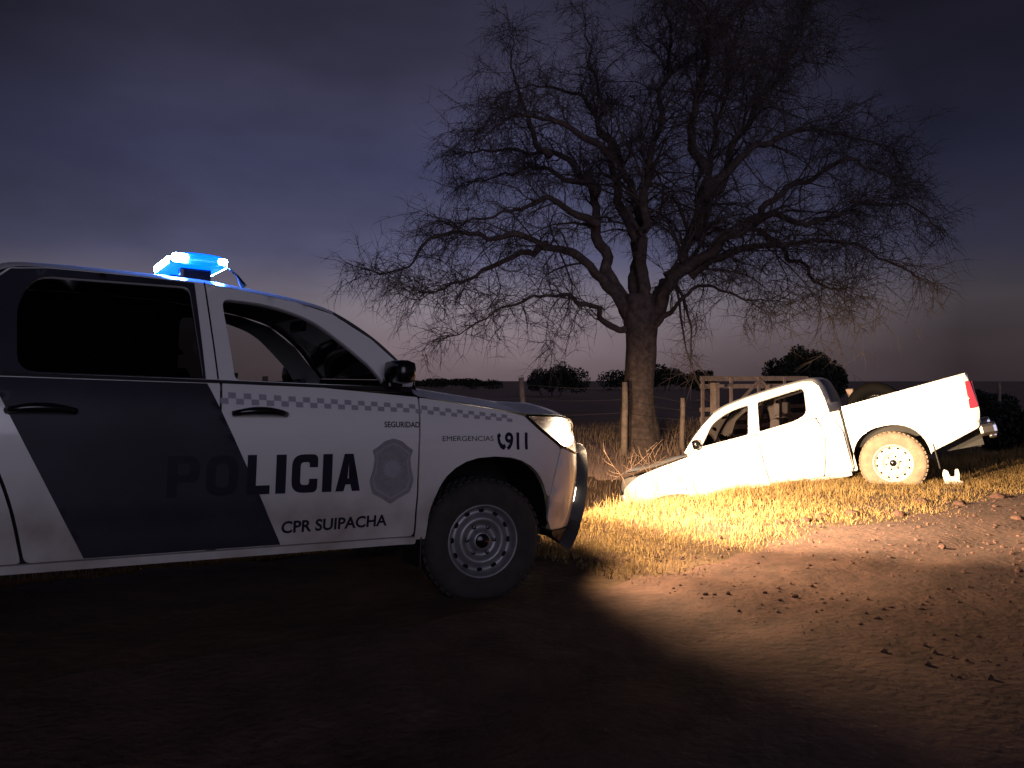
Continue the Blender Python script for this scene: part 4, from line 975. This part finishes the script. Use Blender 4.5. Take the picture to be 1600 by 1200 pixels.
# ------------------------------------------------------------------ far bushes and trees
def bush(name, c, wd, h, dp, n, leaf, label, cat, group=None, seed=1, lobes=9, trunk=True):
    r = random.Random(seed); base = Vector((c[0], c[1], ground_z(c[0], c[1], False))); T = empty(name, base)
    tag(T, label, cat, group)
    LB = []
    for k in range(lobes):
        a = -1 + 2 * (k + .5) / lobes; LB.append((Vector((a * wd * .42 + r.uniform(-.05, .05) * wd, r.uniform(-.3, .3) * dp, h * (.40 + .25 * r.random() * (1 - a * a)))), wd / lobes * r.uniform(.9, 1.7), h * r.uniform(.22, .42)))
    V, F = [], []
    for k in range(n):
        ce, rx, rz = LB[r.randrange(lobes)]; d = Vector((r.gauss(0, 1), r.gauss(0, 1), r.gauss(0, 1))).normalized() * (r.random() ** .4)
        p = ce + Vector((d.x * rx, d.y * rx * .8, d.z * rz * 1.1)); p.z = max(.05, p.z)
        a = Vector((r.gauss(0, 1), r.gauss(0, 1), r.gauss(0, 1))).normalized(); b = a.cross(Vector((r.gauss(0, 1), r.gauss(0, 1), r.gauss(0, 1)))).normalized(); s_ = leaf * r.uniform(.6, 1.4)
        i = len(V); V += [p - a * s_, p + b * s_ * .45, p + a * s_, p - b * s_ * .45]; F.append((i, i + 1, i + 2, i + 3))
    mesh('crown', V, F, 'leaf_dark', T)
    tb = []
    for k in range(max(2, lobes // 2)):
        ce = LB[k * 2 % lobes][0]; tb.append(tube([Vector((ce.x * .6, 0, -.2)), Vector((ce.x * .8, ce.y * .5, ce.z * .5)), ce], [h * .035, h * .025, h * .01], 6))
    v, f = join(tb); mesh('trunk', v, f, 'bark', T)
def gpos(px, Y): return ((px - 800) / FPX * Y, Y)
bush('round_bush', gpos(1262, 42), 4.3, 3.25, 2.4, 12000, .10, 'large dark bushy tree rising behind the gate and pickup cab', 'tree', None, 3, 8)
bush('low_bush', gpos(870, 66), 4.7, 3.0, 2.4, 5200, .12, 'dark low clump of bushes on the horizon left of the tree trunk', 'bush', None, 4, 7)
bush('hedge', gpos(1030, 110), 17.5, 3.5, 3.0, 9000, .20, 'long low dark hedge on the horizon behind the tree trunk', 'hedge', None, 5, 16)
bush('dense_bush', gpos(1600, 24), 3.6, 1.85, 2.0, 9000, .07, 'dark bush at the right edge behind the tail of the pickup', 'bush', None, 6, 6)
bush('dense_bush', gpos(1500, 30), 4.2, 1.3, 2.0, 7000, .08, 'low dark bush just beyond the raised pickup tail', 'bush', None, 9, 6)
bush('horizon_bush', gpos(690, 130), 22, 1.9, 3.0, 6000, .22, 'faint strip of scrub on the horizon above the police pickup bonnet', 'bush', None, 8, 14)

# ------------------------------------------------------------------ grass
def grass(name, n, gen, m, h0, h1, wid, label, lean=.5):
    V = np.zeros((n, 5, 3)); k = 0
    while k < n:
        g = gen()
        if g is None: continue
        x, y, hs_ = g; z = ground_z(x, y) - .01; h = random.uniform(h0, h1) * hs_; a = random.uniform(0, 6.283); la = random.uniform(0, 6.283); ll = random.uniform(.05, lean) * h
        wx, wy = math.cos(a) * wid, math.sin(a) * wid; lx, ly = math.cos(la) * ll, math.sin(la) * ll
        V[k] = [(x - wx, y - wy, z), (x + wx, y + wy, z), (x + wx * .7 + lx * .35, y + wy * .7 + ly * .35, z + h * .55), (x - wx * .7 + lx * .35, y - wy * .7 + ly * .35, z + h * .55), (x + lx, y + ly, z + h * (1 - .45 * min(1, ll / h)))]; k += 1
    V = V.reshape(-1, 3); F = []
    for i in range(n): b = i * 5; F.append((b, b + 1, b + 2, b + 3)); F.append((b + 3, b + 2, b + 4))
    o = mesh(name, V, F, m); o['kind'] = 'stuff'; o['label'] = label; o['category'] = 'grass'; return o
PMI = PM.inverted(); TMI = TM.inverted()
def clear_of_cars(x, y):
    p = PMI @ Vector((x, y, 0))
    if -6 < p.x < 1.0 and p.y < 1.0: return False
    q = TMI @ Vector((x, y, -.1))
    if -2.5 < q.x < .95 and abs(q.y) < .80: return False
    return True
def g_verge():
    t = random.uniform(-4, 17); s = random.uniform(-.5, 3.6); x, y = xy(t, s)
    if not clear_of_cars(x, y): return None
    e = .45 * noise.noise(Vector((t * .55, 2.2, 0))) + .18 * noise.noise(Vector((t * 2.3, 5.2, 0)))
    dens = max(0, min(1, (s - e + .25) / .9)); cl_ = .5 + .9 * noise.noise(Vector((x * 1.6, y * 1.6, 4.0)))
    if random.random() > dens * max(.12, min(1, cl_ + .35)): return None
    return x, y, (.35 + .65 * dens) * (.7 + .6 * max(0, cl_))
def g_lip():
    t = random.uniform(-2, 17); s = random.gauss(2.35, .45); x, y = xy(t, s)
    if not clear_of_cars(x, y): return None
    c_ = noise.noise(Vector((x * 1.3, y * 1.3, 7.0)))
    if random.random() > .55 + c_: return None
    return x, y, .75 + .8 * max(0, c_)
def g_field():
    t = random.uniform(-10, 22); s = random.uniform(3.6, 13); x, y = xy(t, s)
    if not clear_of_cars(x, y): return None
    if random.random() > .5 + noise.noise(Vector((x, y, 2.0))): return None
    return x, y, 1
grass('dry_grass', 80000, g_verge, 'grass', .035, .10, .0032, 'short dry yellow grass on the verge lit by the headlights', 1.3)
grass('long_dry_grass', 15000, g_lip, 'grass', .09, .22, .0035, 'longer dry grass tufts along the lip of the ditch', 1.1)
grass('field_grass', 26000, g_field, 'grass_dark', .10, .34, .006, 'dull grass in the ditch and field beyond', .7)

# loose stones and crumbs on the road
def gravel(n):
    V, F = [], []
    ico = bmesh.new(); bmesh.ops.create_icosphere(ico, subdivisions=1, radius=1); iv = [v.co.copy() for v in ico.verts]; fi = [tuple(v.index for v in f.verts) for f in ico.faces]; ico.free()
    for k in range(n):
        t = random.uniform(-3, 12); s_ = random.uniform(-4.6, .9); x, y = xy(t, s_)
        if not clear_of_cars(x, y) : continue
        r_ = .004 + .016 * random.random() ** 5 + (.012 if random.random() < .02 else 0); b = len(V); z = ground_z(x, y) + .010 + r_ * .3
        a = [random.uniform(.6, 1.3) for _ in range(3)]
        V += [(x + p.x * r_ * a[0], y + p.y * r_ * a[1], z + p.z * r_ * a[2] * .7) for p in iv]; F += [tuple(i + b for i in f) for f in fi]
    o = mesh('gravel', V, F, 'dirt'); o['kind'] = 'stuff'; o['label'] = 'loose small stones and crumbs of soil on the dirt road'; o['category'] = 'gravel'
gravel(9000)
